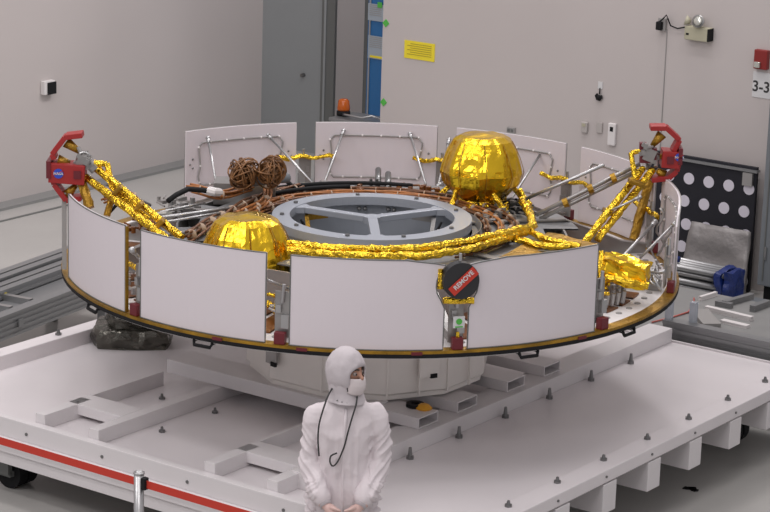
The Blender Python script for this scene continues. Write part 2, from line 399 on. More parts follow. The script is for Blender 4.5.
# ------------------------------------------------------------------ extrusion frames behind the platform
def extrusion(q, a, b, wd, h, grooves=3):
    a, b = V3(a), V3(b); x = (b-a).normalized()
    q.bar(a, b, wd*.82, h)
    n = grooves
    for i in range(n+1):
        zz = -h/2 + (h)*(i/n); q.bar(a+V3((0, 0, zz)), b+V3((0, 0, zz)), wd, h*.5/n)
    return q
t = thing('rail_frame', 'long grey slotted aluminium rail frame behind the right platform corner', 'frame', W(2.7, -2.5, 0), A1)
extrusion(MB(), (.07, 1.60, .60), (.07, -2.5, .60), .10, .18).build('rail', 'alu', t)
extrusion(MB(), (.9, 2.0, .37), (.9, -2.5, .37), .10, .12).build('rail', 'alu', t)
for v in (.1, -1.9): extrusion(MB(), (.12, v, .40), (.9, v, .38), .08, .08, 2).build('cross_rail', 'alu', t)
for v in (1.3, -.4, -2.3):
    MB().span((.03, v-.05, .03), (.11, v+.05, .51)).build('leg', 'alu', t)
    MB().cyl((.07, v, 0), (.07, v, .03), .05).build('foot', 'black', t)
for v in (1.9, -.4, -2.3): MB().span((.86, v-.05, 0), (.94, v+.05, .31)).build('leg', 'alu', t)
for du, v in ((.07, 1.57), (.12, 1.38)): MB().box((du, v, .78), (.05, .05, .18)).build('clear_upright', 'clear', t)
t = thing('slotted_frame', 'wide grey slotted aluminium frame on floor at left behind platform', 'frame', W(-.16, 3.53, 0), A1+R(8.5))
extrusion(MB(), (-3.5, .05, .39), (2.0, .05, .39), .10, .18, 4).build('rail', 'alu', t)
for y in (.42, .52, .62, .72): extrusion(MB(), (-3.5, y, .47+.02*(y > .6)), (2.2, y, .47+.02*(y > .6)), .075, .10, 2).build('rail', 'alu', t)
MB().span((-3.5, .13, .42), (2.0, .37, .45)).build('tray', 'alu', t)
for u in (-2.6, .22, .5): MB().span((u, .11, .45), (u+.05, .78, .50)).build('cross_bar', 'steel', t)
for u in (-3, -.4, 1.5):
    for v in (.05, .6): MB().span((u-.04, v-.04, 0), (u+.04, v+.04, .31 if v < .5 else .42)).build('leg', 'alu', t)
MB().span((.18, -.02, .36), (.24, -.008, .42)).build('joint_plate', 'alu', t)
a = zUV(3, 297, .5)
o = MB().lathe([(0, 0), (.045, 0), (.05, .02), (.02, .05), (.02, .07), (0, .07)], n=14).build('yellow_stopper', 'yellow', smooth=True)
p_ = zUV(4, 298, .455); o.location = W(p_.x, p_.y, .452); tag(o, 'small yellow stopper lying in the aluminium frame at far left', 'stopper')

# loose extrusion pieces on a low table at right
t = thing('work_surface', 'low pale worktop strewn with extrusion offcuts behind right rail', 'table', W(3.9, -.2, 0), A1)
MB().span((-.98, -2.6, .48), (.42, .45, .52)).build('top', 'table', t)
for a_ in (-.55, .34):
    for b_ in (-2.5, .35): MB().span((a_-.03, b_-.03, 0), (a_+.03, b_+.03, .48)).build('leg', 'alu', t)
def piece(name, label, x0, y0, x1, y1, wd, h, m='alu', n=3, z=.521):
    a = zUV(x0, y0, z+h/2); b = zUV(x1, y1, z+h/2); c = (a+b)/2; c = V3((c.x, c.y, z))
    q = MB(); extrusion(q, V3((a.x-c.x, a.y-c.y, h/2)), V3((b.x-c.x, b.y-c.y, h/2)), wd, h, n)
    if n == 9: 
        pass
    o = q.build(name, m); o.location = W(c.x, c.y, z); o.rotation_euler = (0, 0, A1); return tag(o, label, 'offcut', 'extrusion offcuts on the worktop')
piece('extrusion_offcut', 'broad ribbed extrusion block lying nearest the rail', 699, 311, 712, 326, .15, .035, 'grey', 5)
piece('extrusion_offcut', 'bright double extrusion offcut lying behind the ribbed block', 706, 308, 752, 319, .05, .035, 'white')
piece('extrusion_offcut', 'long dull extrusion offcut with square end pointing away', 724, 304, 752, 296, .05, .045)
piece('extrusion_offcut', 'pale flat offcut nearest the slotted rail', 722, 321, 748, 327, .06, .02, 'white', 1)
piece('extrusion_offcut', 'short grey offcut beside the right cabinet', 752, 309, 768, 303, .05, .05)
piece('extrusion_offcut', 'short grey offcut propped behind the bright double one', 716, 303, 732, 306, .05, .04)
piece('extrusion_offcut', 'narrow bright offcut at the far edge of the worktop', 700, 299, 716, 294, .03, .03, 'white', 1)
pk = [zUV(x, y, .53) for x, y in ((652, 322), (672, 317), (688, 312), (694, 304), (694, 298))]
o = MB().tube([W(p.x, p.y, .529) for p in pk], .007).build('pink_cable', 'cable_red', smooth=True)
tag(o, 'thin pink cable looping over the pale worktop', 'cable')

# ------------------------------------------------------------------ platform
t = plat = thing('platform', 'large low white steel platform carrying the disc shaped spacecraft', 'platform', (0, 0, 0), A1)
U0, U1, V0, V1 = -2.23, 2.62, -2.20, 2.33
MB().span((U0+.06, V0, .50), (U1, V1, .57)).build('deck', 'plat', t)
MB().span((U0-.0, V0-.07, .47), (U0+.065, V1+.15, .608), bev=.006).build('front_edge', 'platb', t)
MB().span((U0+.08, V0-.07, .51), (U1+.04, V0+.10, .60), bev=.008).build('side_edge', 'plat', t)
MB().span((U0+.08, V1, .40), (U1, V1+.15, .68), bev=.008).build('side_edge', 'plat', t)
MB().span((U1, V0+.1, .50), (U1+.02, V1, .585)).build('rear_edge', 'plat', t)
MB().span((U0-.035, V0-.06, .445), (U0+.05, V1+.15, .47)).build('flange', 'plat', t)
MB().span((U0+.0, V0+.1, .355), (U0+.10, V1+.15, .445)).build('front_beam', 'platb', t)
MB().span((U0+.02, -.32, .26), (U0+.14, V1+.15, .355)).build('lower_beam', 'platb', t)
MB().span((U0+.02, -2.1, .26), (U0+.14, -.50, .355)).build('lower_beam', 'platb', t)
MB().span((U0+.1, V0-.05, .495), (U1, V0+.02, .51)).build('flange', 'grey', t)
for u in (-2.06, -1.50, -.93, -.34, .25, .83, 1.42, 2.0, 2.5):
    MB().span((u-.085, -2.27, .29), (u+.085, 2.2, .50), bev=.006).build('cross_member', 'platb', t)
    MB().span((u-.25, -1.75, .27), (u-.085, -1.66, .44)).build('spacer_block', 'platb', t)
# central raised members
MB().span((-1.95, -1.05, .57), (U1, -.84, .685), bev=.006).build('long_beam', 'platb', t)
for i in range(7):
    u = -1.0-.58 + i*.58
    q = MB().cyl((u, -1.10, .57), (u, -1.10, .59), .028, n=6).cyl((u, -1.10, .59), (u, -1.10, .65), .016, .010, 10); q.build('bolt', 'bolt', t)
for i in range(9):
    u = -1.98 + i*.58
    q = MB().cyl((u, -2.15, .60), (u, -2.15, .615), .026, n=6).cyl((u, -2.15, .615), (u, -2.15, .64), .014, .009, 10); q.build('bolt', 'bolt', t)
for u in (-2.0, -1.37, -.71, -.05, .6):
    MB().cyl((u, 2.40, .68), (u, 2.40, .695), .026, n=6).cyl((u, 2.40, .695), (u, 2.40, .725), .014, .009, 10).build('bolt', 'bolt', t)
def chan(va, vb, uf):
    MB().span((uf, va-.045, .57), (-1.70, va+.045, .675), bev=.004).build('fork_guide', 'platb', t)
    MB().span((-1.84, vb+.047, .60), (-1.62, va+.045, .675), bev=.004).build('cross_bar', 'platb', t)
    MB().span((-1.62, va+.015, .57), (-.87, va+.045, .675)).build('side_plate', 'platb', t)
    MB().span((uf, vb-.045, .57), (1.8, vb+.045, .675), bev=.004).build('long_bar', 'platb', t)
chan(1.185, .69, -2.163)
chan(-.33, -.85, -2.163)
for x, y in ((162, 397), (162, 430), (215, 411), (266, 393), (213, 380)):
    p = zUV(x, y, .585); u, v = p.x, p.y
    MB().cyl((u, v, .57), (u, v, .585), .024, n=6).cyl((u, v, .585), (u, v, .61), .012, .008, 10).build('bolt', 'bolt', t)
# tubes running across under the drum
MB().span((-.88, -.62, .677), (-.60, 1.16, .78), bev=.006).build('support_tube', 'platb', t)
for (x0, y0, x1, y1) in ((419, 418.6, 439.5, 410.7), (457.7, 402.4, 477.7, 394.5), (510, 382.6, 528.4, 375.8), (545, 367, 562, 360.7)):
    a = zUV(x0, y0, .765); b = zUV(x1, y1, .765); v = -.985; th = .008; z0, z1 = .687, .765
    q = MB(); ua, ub = a.x, b.x; L = .75
    q.span((ua, v, z1-th), (ub, v+L, z1)).span((ua, v, z0), (ub, v+L, z0+th)).span((ua, v, z0+th), (ua+th, v+L, z1-th)).span((ub-th, v, z0+th), (ub, v+L, z1-th))
    q.build('rect_tube', 'platb', t)
for u, v in ((-2.2, 1.25), (-2.2, .55), (-2.2, -.2), (-2.2, -1.0)):
    p = MB().cyl((U0-.006, v, .53), (U0, v, .53), .012, n=8).build('rivet', 'bolt', t)
for i in range(8):
    u = -1.6+i*.6; MB().cyl((u, V0-.078, .555), (u, V0-.07, .555), .009, n=8).build('rivet', 'bolt', t)
for u, v in ((-2.0, 1.62), (-2.0, -1.6), (2.2, 1.6), (2.2, -1.8), (.2, 1.6), (.2, -1.5)):
    c = MB().cyl((u-.04, v, .12), (u+.04, v, .12), .12, n=20).cyl((u+.06, v, .12), (u+.14, v, .12), .12, n=20).build('caster', 'black', t, smooth=False)
    MB().span((u-.08, v-.06, .10), (u+.18, v+.06, .14)).span((u-.12, v-.12, .24), (u+.2, v+.12, .29)).span((u-.1, v-.06, .12), (u-.06, v+.06, .25)).build('caster_fork', 'jamb', c)

# ------------------------------------------------------------------ support drum
t = thing('support_drum', 'white eight-sided drum stand holding the spacecraft above the platform', 'stand', (0, 0, .78), 0)
q = MB(); n = 12
pr = [(0, 0), (.82, 0), (.86, .06), (1.02, .20), (1.02, .66), (.6, .66), (0, .66)]
q = MB().lathe([(.82, 0), (.885, .05), (.885, .66), (.84, .66)], n=12, a0=R(9), a1=R(369)); q.build('shell', 'drum', t)
MB().lathe([(.70, 0), (.70, .03), (.86, .03), (.86, 0), (.70, 0)], n=12, a0=R(9), a1=R(369)).build('foot_ring', 'drum', t)
for az, ww, mt_ in ((-48, .05, 'sheet'), (28, .07, 'drum')):
    p = pol(.905, az, .24); MB().box(p, (ww*2.2, .02, .15), Matrix.Rotation(R(az), 3, 'Z')).build('cutout', mt_, t)
    MB().box(pol(.915, az+2, .17), (.05, .02, .03), Matrix.Rotation(R(az), 3, 'Z')).build('latch', 'black', t)
for az in (-24, -9, 6, 21, 36, 51):
    MB().box(pol(.885, az+3, .33), (.012, .02, .6), Matrix.Rotation(R(az), 3, 'Z')).build('seam', 'drum', t)
p = pol(.915, -39, .50)
rz = Matrix.Rotation(R(-39), 3, 'Z')
MB().box(p, (.085, .008, .04), rz @ Matrix.Rotation(R(20), 3, 'Y')).box(p+rz @ V3((.035, 0, -.055)), (.11, .008, .04), rz @ Matrix.Rotation(R(25), 3, 'Y')).box(p+rz @ V3((-.01, -.002, -.03)), (.03, .008, .08), rz).box(p+rz @ V3((.09, 0, -.075)), (.03, .008, .07), rz).build('hazard_tag', 'orangetape', t)
MB().box(p+rz @ V3((.015, -.007, .005)), (.05, .006, .03), rz).build('hazard_print', 'ink', t); MB().box(p+rz @ V3((.03, -.007, -.05)), (.05, .006, .02), rz @ Matrix.Rotation(R(35), 3, 'Y')).build('hazard_print', 'ink', t)

# ------------------------------------------------------------------ spacecraft
sx = thing('spacecraft', 'large disc shaped spacecraft stage with white panels and gold foil parts', 'spacecraft', (0, 0, 1.5))
Z0 = 1.5
def S(p): return V3(p) - V3((0, 0, Z0))
def P3(r, az, z): return pol(r, az, z-Z0)
N = 96
MB().lathe([(1.9, -.008), (2.204, -.008), (2.204, .018), (1.9, .018), (1.9, -.008)], n=N).build('lower_flange', 'black', sx)
MB().lathe([(2.12, .018), (2.203, .018), (2.203, .036), (2.12, .036), (2.12, .018)], n=N).build('rim_band', 'rimgold', sx)
MB().lathe([(2.10, -.016), (2.19, -.016), (2.19, -.006), (2.10, -.006), (2.10, -.016)], n=N).build('base_ring', 'white', sx)
MB().lathe([(.70, .012), (2.15, .012), (2.15, .035), (.70, .035), (.70, .012)], n=N).build('lower_deck', 'white', sx)
# rim bolt holes
q = MB()
for i in range(84):
    az = i*360/84; q.cyl(P3(2.03, az, 1.535), P3(2.03, az, 1.541), .022, n=10)
q.build('rim_holes', 'grey', sx)['kind'] = 'stuff'
# kapton sectors + ribs
def sector(r0, r1, a0, a1, z0, z1, n=8):
    q = MB(); q.lathe([(r0, z0-Z0), (r1, z0-Z0), (r1, z1-Z0), (r0, z1-Z0), (r0, z0-Z0)], n=n, a0=R(a0), a1=R(a1))
    for e in (0,):
        pass
    return q
for k_ in range(12):
    az = 30*k_
    for j in range(4):
        sector(1.42, 1.97, az-12+j*6.2, az-12+j*6.2+4.6, 1.536, 1.546, 3).build('kapton_strip', 'kapton', sx)
rib = MB(); pts = [(.74, .03), (2.10, .03), (2.10, .10), (1.9, .13), (1.45, .31), (.74, .31)]
rib.prism([(-.006, -r, z) for r, z in pts], (.012, 0, 0))
rib.prism([(-.03, -2.1, .10), (.03, -2.1, .10), (.03, -1.9, .13), (-.03, -1.9, .13)], (0, 0, .008))
rib.prism([(-.03, -1.9, .13), (.03, -1.9, .13), (.03, -1.45, .31), (-.03, -1.45, .31)], (0, 0, .008))
rib.prism([(-.03, -1.45, .31), (.03, -1.45, .31), (.03, -.74, .31), (-.03, -.74, .31)], (0, 0, .008))
r0 = rib.build('radial_rib', 'sheet', sx); r0.rotation_euler = (0, 0, R(15))
for k_ in range(1, 12):
    o = r0.copy(); C.objects.link(o); o.rotation_euler = (0, 0, R(15+30*k_))
# circumferential wall and upper deck
MB().lathe([(1.40, .035), (1.40, .29), (1.385, .29), (1.385, .035)], n=48).build('inner_wall', 'sheet', sx)
MB().lathe([(.72, .285), (1.24, .285), (1.24, .295), (.72, .295), (.72, .285)], n=64).build('upper_deck', 'alu', sx)
for az in (-105, -75, 105, 135, 165, -165, -135, 75):
    sector(1.24, 1.50, az-9, az+9, 1.785, 1.795, 6).build('deck_tray', 'alu', sx)
# central ring with Y spokes
zt = .386
MB().lathe([(.70, .02), (.70, zt-.03), (.68, zt-.03), (.68, .02)], n=64).build('core_drum', 'ring', sx, smooth=False)
MB().lathe([(.59, zt-.06), (.715, zt-.06), (.715, zt), (.59, zt), (.59, zt-.06)], n=80).build('top_ring', 'ring', sx)
q = MB()
for az in (3, 123, 243):
    a = pol(.02, az, zt-.026); b = pol(.62, az, zt-.026); q.bar(a, b, .07, .045, bev=.006)
    for sgn in (-1, 1):      # fillets at the ring
        c = pol(.60, az, zt-.047); d = pol(.60, az+sgn*8, zt-.047); e = pol(.53, az, zt-.047)+pol(.04, az+90*sgn, 0)
        q.prism([c, d, e], (0, 0, .042))
q.cyl((0, 0, zt-.05), (0, 0, zt-.003), .065, n=24)
q.build('spider', 'ring', sx)
for az in (-55, -15, 20, 60, 110, 150, 190, 240, 275): MB().cyl(P3(.645, az, Z0+zt), P3(.645, az, Z0+zt+.014), .016, n=10).build('ring_bolt', 'bolt', sx)
MB().lathe([(0, -.02), (.66, -.02), (.66, .0), (0, 0)], n=48).build('core_floor', 'greywall', sx)
for az, s_ in ((-120, 1), (-60, 1), (60, -1), (125, -1)):
    b = MB(); b.bar(P3(.55, az, 1.80), P3(.45, az+12*s_, 1.56), .07, .03, (1, 0, 0)); b.bar(P3(.55, az, 1.80), P3(.50, az-18*s_, 1.80), .05, .05)
    b.build('inner_bracket', 'rimgold' if s_ > 0 else 'sheet', sx)
    MB().cyl(P3(.52, az+20*s_, 1.82), P3(.35, az+30*s_, 1.50), .008).cyl(P3(.50, az+26*s_, 1.82), P3(.30, az+38*s_, 1.50), .008).build('inner_strut', 'black', sx)
MB().lathe([(0, .0), (.16, .0), (.16, .1), (.1, .12), (0, .12)], c=(.1, .3, 0), n=20).build('inner_canister', 'sheet', sx)
for az in (-175, 165): MB().ball(P3(.62, az, 1.79), .018).ball(P3(.62, az+4, 1.79), .018).build('inner_fitting', 'bolt', sx)

# radiator panels
RP = 2.18; H0, H1 = .036, .626
def panel_mesh(tmin, tmax, ztop, n=14, mz=12):
    q = MB(); outer, inner = [], []
    for i in range(n+1):
        ro, ri = [], []
        for j in range(mz+1):
            f = j/mz; z = H0 + .004 + f*(H1-H0)
            lo, hi = tmin(z), tmax(z); th = lo+(hi-lo)*i/n
            z = min(z, ztop(th)) if f < 1 else ztop(th)
            z = H0+.004+f*(ztop(th)-H0-.004)
            lo, hi = tmin(z), tmax(z); th2 = lo+(hi-lo)*i/n
            ro.append(q.bm.verts.new(pol(RP, th2, z))); ri.append(q.bm.verts.new(pol(RP-.016, th2, z)))
        outer.append(ro); inner.append(ri)
    for i in range(n):
        for j in range(mz):
            q.bm.faces.new((outer[i][j], outer[i+1][j], outer[i+1][j+1], outer[i][j+1]))
            q.bm.faces.new((inner[i][j], inner[i][j+1], inner[i+1][j+1], inner[i+1][j]))
    edge = [outer[i][0].co.copy() for i in range(n+1)] + [outer[n][j].co.copy() for j in range(1, mz+1)] + [outer[i][mz].co.copy() for i in range(n-1, -1, -1)] + [outer[0][j].co.copy() for j in range(mz-1, -1, -1)]
    for i in range(n):
        q.bm.faces.new((outer[i][0], inner[i][0], inner[i+1][0], outer[i+1][0])); q.bm.faces.new((outer[i][mz], outer[i+1][mz], inner[i+1][mz], inner[i][mz]))
    for j in range(mz):
        q.bm.faces.new((outer[0][j], outer[0][j+1], inner[0][j+1], inner[0][j])); q.bm.faces.new((outer[n][j], inner[n][j], inner[n][j+1], outer[n][j+1]))
    return q, edge
DG = 12.89
def plain(z): return DG
def notch(z):                                    # opening round the black cover
    zc, rr = .46, .150
    if z > zc-rr and z < zc+rr: return min(DG, 15.0 - math.degrees(math.sqrt(max(rr*rr-(z-zc)**2, 0))/RP)*.92)
    return DG-1.2 if z >= zc+rr else DG
def tslope(side):
    def f(th):
        s = th*side
        return H1 - (.045*max(0, (s-7)/6) if s > 7 else 0)
    return f
def round_top(th):                               # end panel with one rounded top corner
    s = -th
    if s > 2: x = min(1, (s-2)/11); return H1 - .16*(1-math.sqrt(max(0, 1-x*x)))
    return H1
def make_panel(az, kind='plain', back=False):
    if kind == 'plain': q, e = panel_mesh(lambda z: -DG, lambda z: DG, lambda th: H1)
    if kind == 'notch_right': q, e = panel_mesh(lambda z: -DG, notch, tslope(1))
    if kind == 'notch_left': q, e = panel_mesh(lambda z: -notch(z), lambda z: DG, tslope(-1))
    if kind == 'round': q, e = panel_mesh(lambda z: -DG, lambda z: DG, round_top)
    o = q.build('radiator_panel', 'panel', sx); o.rotation_euler = (0, 0, R(az-.42))
    MB().tube(e+[e[0]], .0045, 6).build('edge_trim', 'jamb' if not back else 'grey', o)
    if back:
        q = MB(); rr = RP-.026; pts = []
        for th in range(-9, 10, 2): pts.append(pol(rr, th, .525))
        for z in (.49, .42, .34, .26, .21): pts.append(pol(rr, 9.6+.3*sin(z*30), z))
        for th in range(9, -10, -2): pts.append(pol(rr, th, .185))
        for z in (.22, .28, .36, .42, .48): pts.append(pol(rr, -9.6-.3*sin(z*30), z))
        pts.append(pts[0]); q.tube(pts, .0065, 6); nf = len(q.bm.faces)
        for i in range(0, len(pts)-1, 2): q.ball(pts[i], .010, 8)
        q.bm.faces.ensure_lookup_table()
        for f in q.bm.faces[nf:]: f.material_index = 1
        h_ = q.build('harness_loop', 'grey', o, smooth=True); h_.data.materials.append(M['white'])
        for sg in (-1, 1):
            for a_, b_ in ((11.2, .33), (11.9, .36), (11.2, .40)): MB().ball(pol(RP-.018, sg*a_, b_), .009, 6).build('fastener', 'bolt', o)
    return o
make_panel(0, 'notch_right'); make_panel(30, 'notch_left'); make_panel(-30); make_panel(-60)
make_panel(90, 'round', True)
for az in (120, 150, 180, -150): make_panel(az, 'plain', True)
# panel braces
def strut(a, b, r=.011, m='steel'):
    q = MB().cyl(S(a), S(b), r, n=10); d = (V3(b)-V3(a)).normalized()
    q.cyl(S(a), S(V3(a)+d*.05), r*1.6, n=10).ball(S(a), r*1.9, 8); return q.build('strut', m, sx, smooth=True)
for x0, y0, Ya, x1, y1, Yb in ((343.5, 131, 2.12, 323, 187, 1.55), (410, 134, 2.12, 427, 188, 1.55), (268, 135, 2.0, 316, 187, 1.5), (208, 138, 1.66, 217, 188, 1.25), (543, 150, 1.80, 506, 207, 1.0), (449, 140, 2.08, 438, 187, 1.6), (438, 186, 1.55, 452, 176, 1.7)):
    strut(atY(x0, y0, Ya), atY(x1, y1, Yb), .010)
strut(atY(655, 222, .10), atY(618, 262, -.40), .012); strut(atY(640, 197, .15), atY(612, 210, .1), .008)
strut(atY(677, 221, -.15), atY(640, 258, -.3), .010)
strut(atY(132, 250, -1.6), atY(150, 270, -1.2), .012); strut(atY(262, 278, -1.9), atY(292, 290, -1.6), .010)
# heat pipes linking neighbouring panels
for az in (165, -165, 135, 105, 75+30):
    q = MB(); q.tube([P3(2.10, az-6.5+i*1.3, 1.86+.012*sin(i*1.4)) for i in range(11)], .017, 8, .25); q.build('heat_pipe', 'goldp', sx, smooth=False)
# corner guards
for k_ in range(12):
    az = 15+30*k_
    if az in (255, 285, 225): continue
    o = MB().box((0, -2.165, .075), (.072, .05, .078), bev=.005).build('corner_guard', 'red2', sx); o.rotation_euler = (0, 0, R(az))
    q = MB().box((0, -2.12, .22), (.10, .012, .30)).build('corner_bracket', 'sheet', sx); q.rotation_euler = (0, 0, R(az))
    q = MB(); q.box((.025, -2.13, .18), (.05, .05, .09)).box((-.02, -2.13, .26), (.03, .04, .05)).cyl((0, -2.135, .3), (.01, -2.135, .42), .012)
    q.build('corner_fitting', 'steel', sx).rotation_euler = (0, 0, R(az))
o = MB().box((0, -2.17, .36), (.10, .012, .012)).box((0, -2.17, .10), (.02, .012, .1)).build('corner_trim', 'goldp', sx); o.rotation_euler = (0, 0, R(15))
for az in (-47.3,): MB().box(pol(2.172, az, .33), (.010, .02, .58), Matrix.Rotation(R(az), 3, 'Z')).build('gap_trim', 'rimgold', sx)
MB().bar(pol(2.19, -77.5, .05), pol(2.19, -77.5, .60), .02, .03, (1, 0, 0)).build('edge_post', 'grey', sx)
# carry handles below rim and red tape marks
for az in (-58, -29, 28, 52):
    q = MB().tube([pol(2.16, az-1.8, -.02), pol(2.19, az-1.8, -.02), pol(2.20, az-1.6, -.045), pol(2.20, az+1.6, -.045), pol(2.19, az+1.8, -.02), pol(2.16, az+1.8, -.02)], .012, 8); q.build('carry_handle', 'black', sx, smooth=True)
for az in (-26, -11, 39, 8): MB().box(pol(2.206, az, .024), (.07, .006, .020), Matrix.Rotation(R(az), 3, 'Z')).build('tape_mark', 'red2', sx)
o = MB().box(pol(2.19, 15, .22), (.075, .006, .075), Matrix.Rotation(R(15), 3, 'Z')).build('inspection_tag', 'paper', sx)
MB().cyl(pol(2.194, 15, .225), pol(2.197, 15, .225), .02, n=14).box(pol(2.194, 15, .19), (.05, .004, .008), Matrix.Rotation(R(15), 3, 'Z')).build('tag_print', 'green', o)

# tanks in gold foil
def tank(c, s=1, seed=0):
    prof = [(.18, 0), (.22, .04), (.30, .12), (.325, .21), (.315, .26), (.275, .37), (.225, .455), (.17, .487), (0, .505)]
    fine = []
    for (a, b), (c2, d) in zip(prof, prof[1:]):
        for i in range(4): fine.append((a+(c2-a)*i/4, b+(d-b)*i/4))
    fine.append(prof[-1])
    q = MB().lathe([(r*s, z*s) for r, z in fine], n=72)
    for v in q.bm.verts:
        p = v.co; a = atan2(p.y, p.x); r = hypot(p.x, p.y)
        if r < 1e-5: continue
        nf = 9; am = ((a+seed*.3) % (2*pi/nf))-pi/nf; fac = cos(pi/nf)/cos(am)*1.02        # broad flat facets
        wr = noise.noise(V3((cos(a)*2.2, sin(a)*2.2, p.z*3+seed)))*.035 + .045*(abs(noise.noise(V3((cos(a)*5+seed, sin(a)*5, p.z*6))))-.3)+.008*noise.noise(V3((p.x*30, p.y*30, p.z*30)))
        f = 1+(fac-1+wr)*min(1, r/.12)
        p.x *= f; p.y *= f; p.z += .010*noise.noise(V3((p.x*9, p.y*9, seed)))
    o = q.build('propellant_tank', 'gold', sx); o.location = S(c)
    q = MB()
    for k_ in range(9):
        a = k_*40+20-seed*17.2; f = .985
        q = MB(); q.tube([pol(r*s*f+.004, a+2*sin(z*9), z*s) for r, z in fine[6:-6:3]], .003, 5, .3)
        q.build('foil_seam', 'rimgold', o)
    q = MB()
    for k_ in range(5):
        a = k_*72+20; MB().foil(pol(.24, a, .08), pol(.40, a+14, -.10), .020).build('tank_strut', 'goldp', o)
    q = MB().lathe([(.20, -.09), (.17, -.06), (.18, -.02), (.16, .02)], n=20, jit=.06); q.build('tank_skirt', 'goldp', o)
    return o
tank((.805, .80, 1.86), .97, 1); tank((-.845, -.83, 1.565), 1.0, 3)
# gold covered pipes
def gold_pipe(pts, r=.03):
    q = MB(); path = []
    for a, b in zip(pts, pts[1:]):
        a, b = V3(a), V3(b); k = max(2, int((b-a).length/.03)); path += [S(a.lerp(b, i/k))+V3((0, 0, random.uniform(-.004, .004))) for i in range(k)]
    path.append(S(pts[-1])); q.tube(path, r, 9, .2); return q.build('foil_pipe', 'goldp', sx)
gold_pipe([atZ(288, 244, 1.90), atZ(330, 248, 1.90), atZ(385, 250, 1.90), atZ(425, 248, 1.90), atZ(470, 241, 1.90), atZ(505, 233, 1.90), atZ(534, 226, 1.88)], .030)
gold_pipe([atZ(288, 250, 1.87), atZ(330, 254, 1.87), atZ(385, 256, 1.87), atZ(425, 256, 1.87), atZ(470, 249, 1.87), atZ(500, 240, 1.87), atZ(530, 231, 1.86), atZ(548, 240, 1.84), atZ(580, 247, 1.82)], .027)
gold_pipe([atZ(470, 244, 1.86), atZ(512, 238, 1.84), atZ(545, 246, 1.82), atZ(570, 247, 1.82)], .022)
gold_pipe([atZ(267, 293, 1.62), atZ(300, 299, 1.62)], .022); gold_pipe([atZ(267, 303, 1.6), atZ(288, 321, 1.6)], .024); gold_pipe([atZ(120, 258, 1.72), atZ(146, 274, 1.72)], .018)
# flat foil blanket on right bay
q = MB(); g = [[None]*9 for _ in range(9)]
c4 = [atZ(492, 262, 1.80), atZ(548, 233, 1.80), atZ(598, 245, 1.80), atZ(560, 262, 1.74)]
for i in range(9):
    for j in range(9):
        p = c4[0].lerp(c4[1], j/8).lerp(c4[3].lerp(c4[2], j/8), i/8); p.z += .012*noise.noise(p*9)+.004*random.random(); g[i][j] = q.bm.verts.new(S(p))
for i in range(8):
    for j in range(8): q.bm.faces.new((g[i][j], g[i+1][j], g[i+1][j+1], g[i][j+1]))
o = q.build('foil_blanket', 'rimgold', sx); md = o.modifiers.new('s', 'SOLIDIFY'); md.thickness = .008
# foil box in open right bay
c = atY(625, 271, -.85); rz = Matrix.Rotation(R(-12), 3, 'Z') @ Matrix.Rotation(R(9), 3, 'Y')
q = MB().box(S(c), (.34, .22, .17), rz); bmesh.ops.subdivide_edges(q.bm, edges=q.bm.edges[:], cuts=7, use_grid_fill=True)
cc = S(c)
for v in q.bm.verts:
    d = v.co-cc; v.co = cc + d*(1-.10*(d.length/.2)**2*.6) + V3([.030*noise.noise(v.co*14+V3((i*7, 0, 0))) for i in range(3)])
o = q.build('foil_box', 'gold', sx)
gold_pipe([atY(606, 278, -.95), atY(625, 281, -1.0), atY(648, 286, -1.0)], .026); gold_pipe([atY(600, 252, -.8), atY(603, 285, -.95)], .03)
q = MB()
for i in range(26):
    p = atZ(598+random.random()*12, 262+random.random()*32, 1.62+random.random()*.12); q.ball(S(p), .014, 6)
q.build('connector_studs', 'goldp', sx)['kind'] = 'stuff'
q = MB()
for i in range(16):
    p = atZ(606+ (i % 4)*5.5, 300 - (i//4)*4.5 - (i % 4)*1.4, 1.60); q.cyl(S(p)-V3((0, 0, .05)), S(p)+V3((.01, 0, .035)), .017, n=10)
q.build('connector_block', 'steel', sx)
q = MB()
for i in range(18):
    q = MB(); p = atZ(644+random.random()*16, 264+random.random()*22, 1.60+random.random()*.12); q.tube([S(p)+V3((random.uniform(-.06, .04), random.uniform(-.06, .06), random.uniform(-.04, .05))), S(p), S(p)+V3((random.uniform(-.06, .04), random.uniform(-.06, .06), random.uniform(-.04, .05)))], .010, 6); q.build('end_fitting', 'steel', sx, smooth=True)
for i, (x, y) in enumerate(((660, 232), (668, 250), (655, 262))):
    q = MB().tube([S(atY(x+4*sin(j*1.3+i), y-24+j*6, .1)) for j in range(9)], .009, 6); q.build('end_cable', 'sheet', sx, smooth=True)

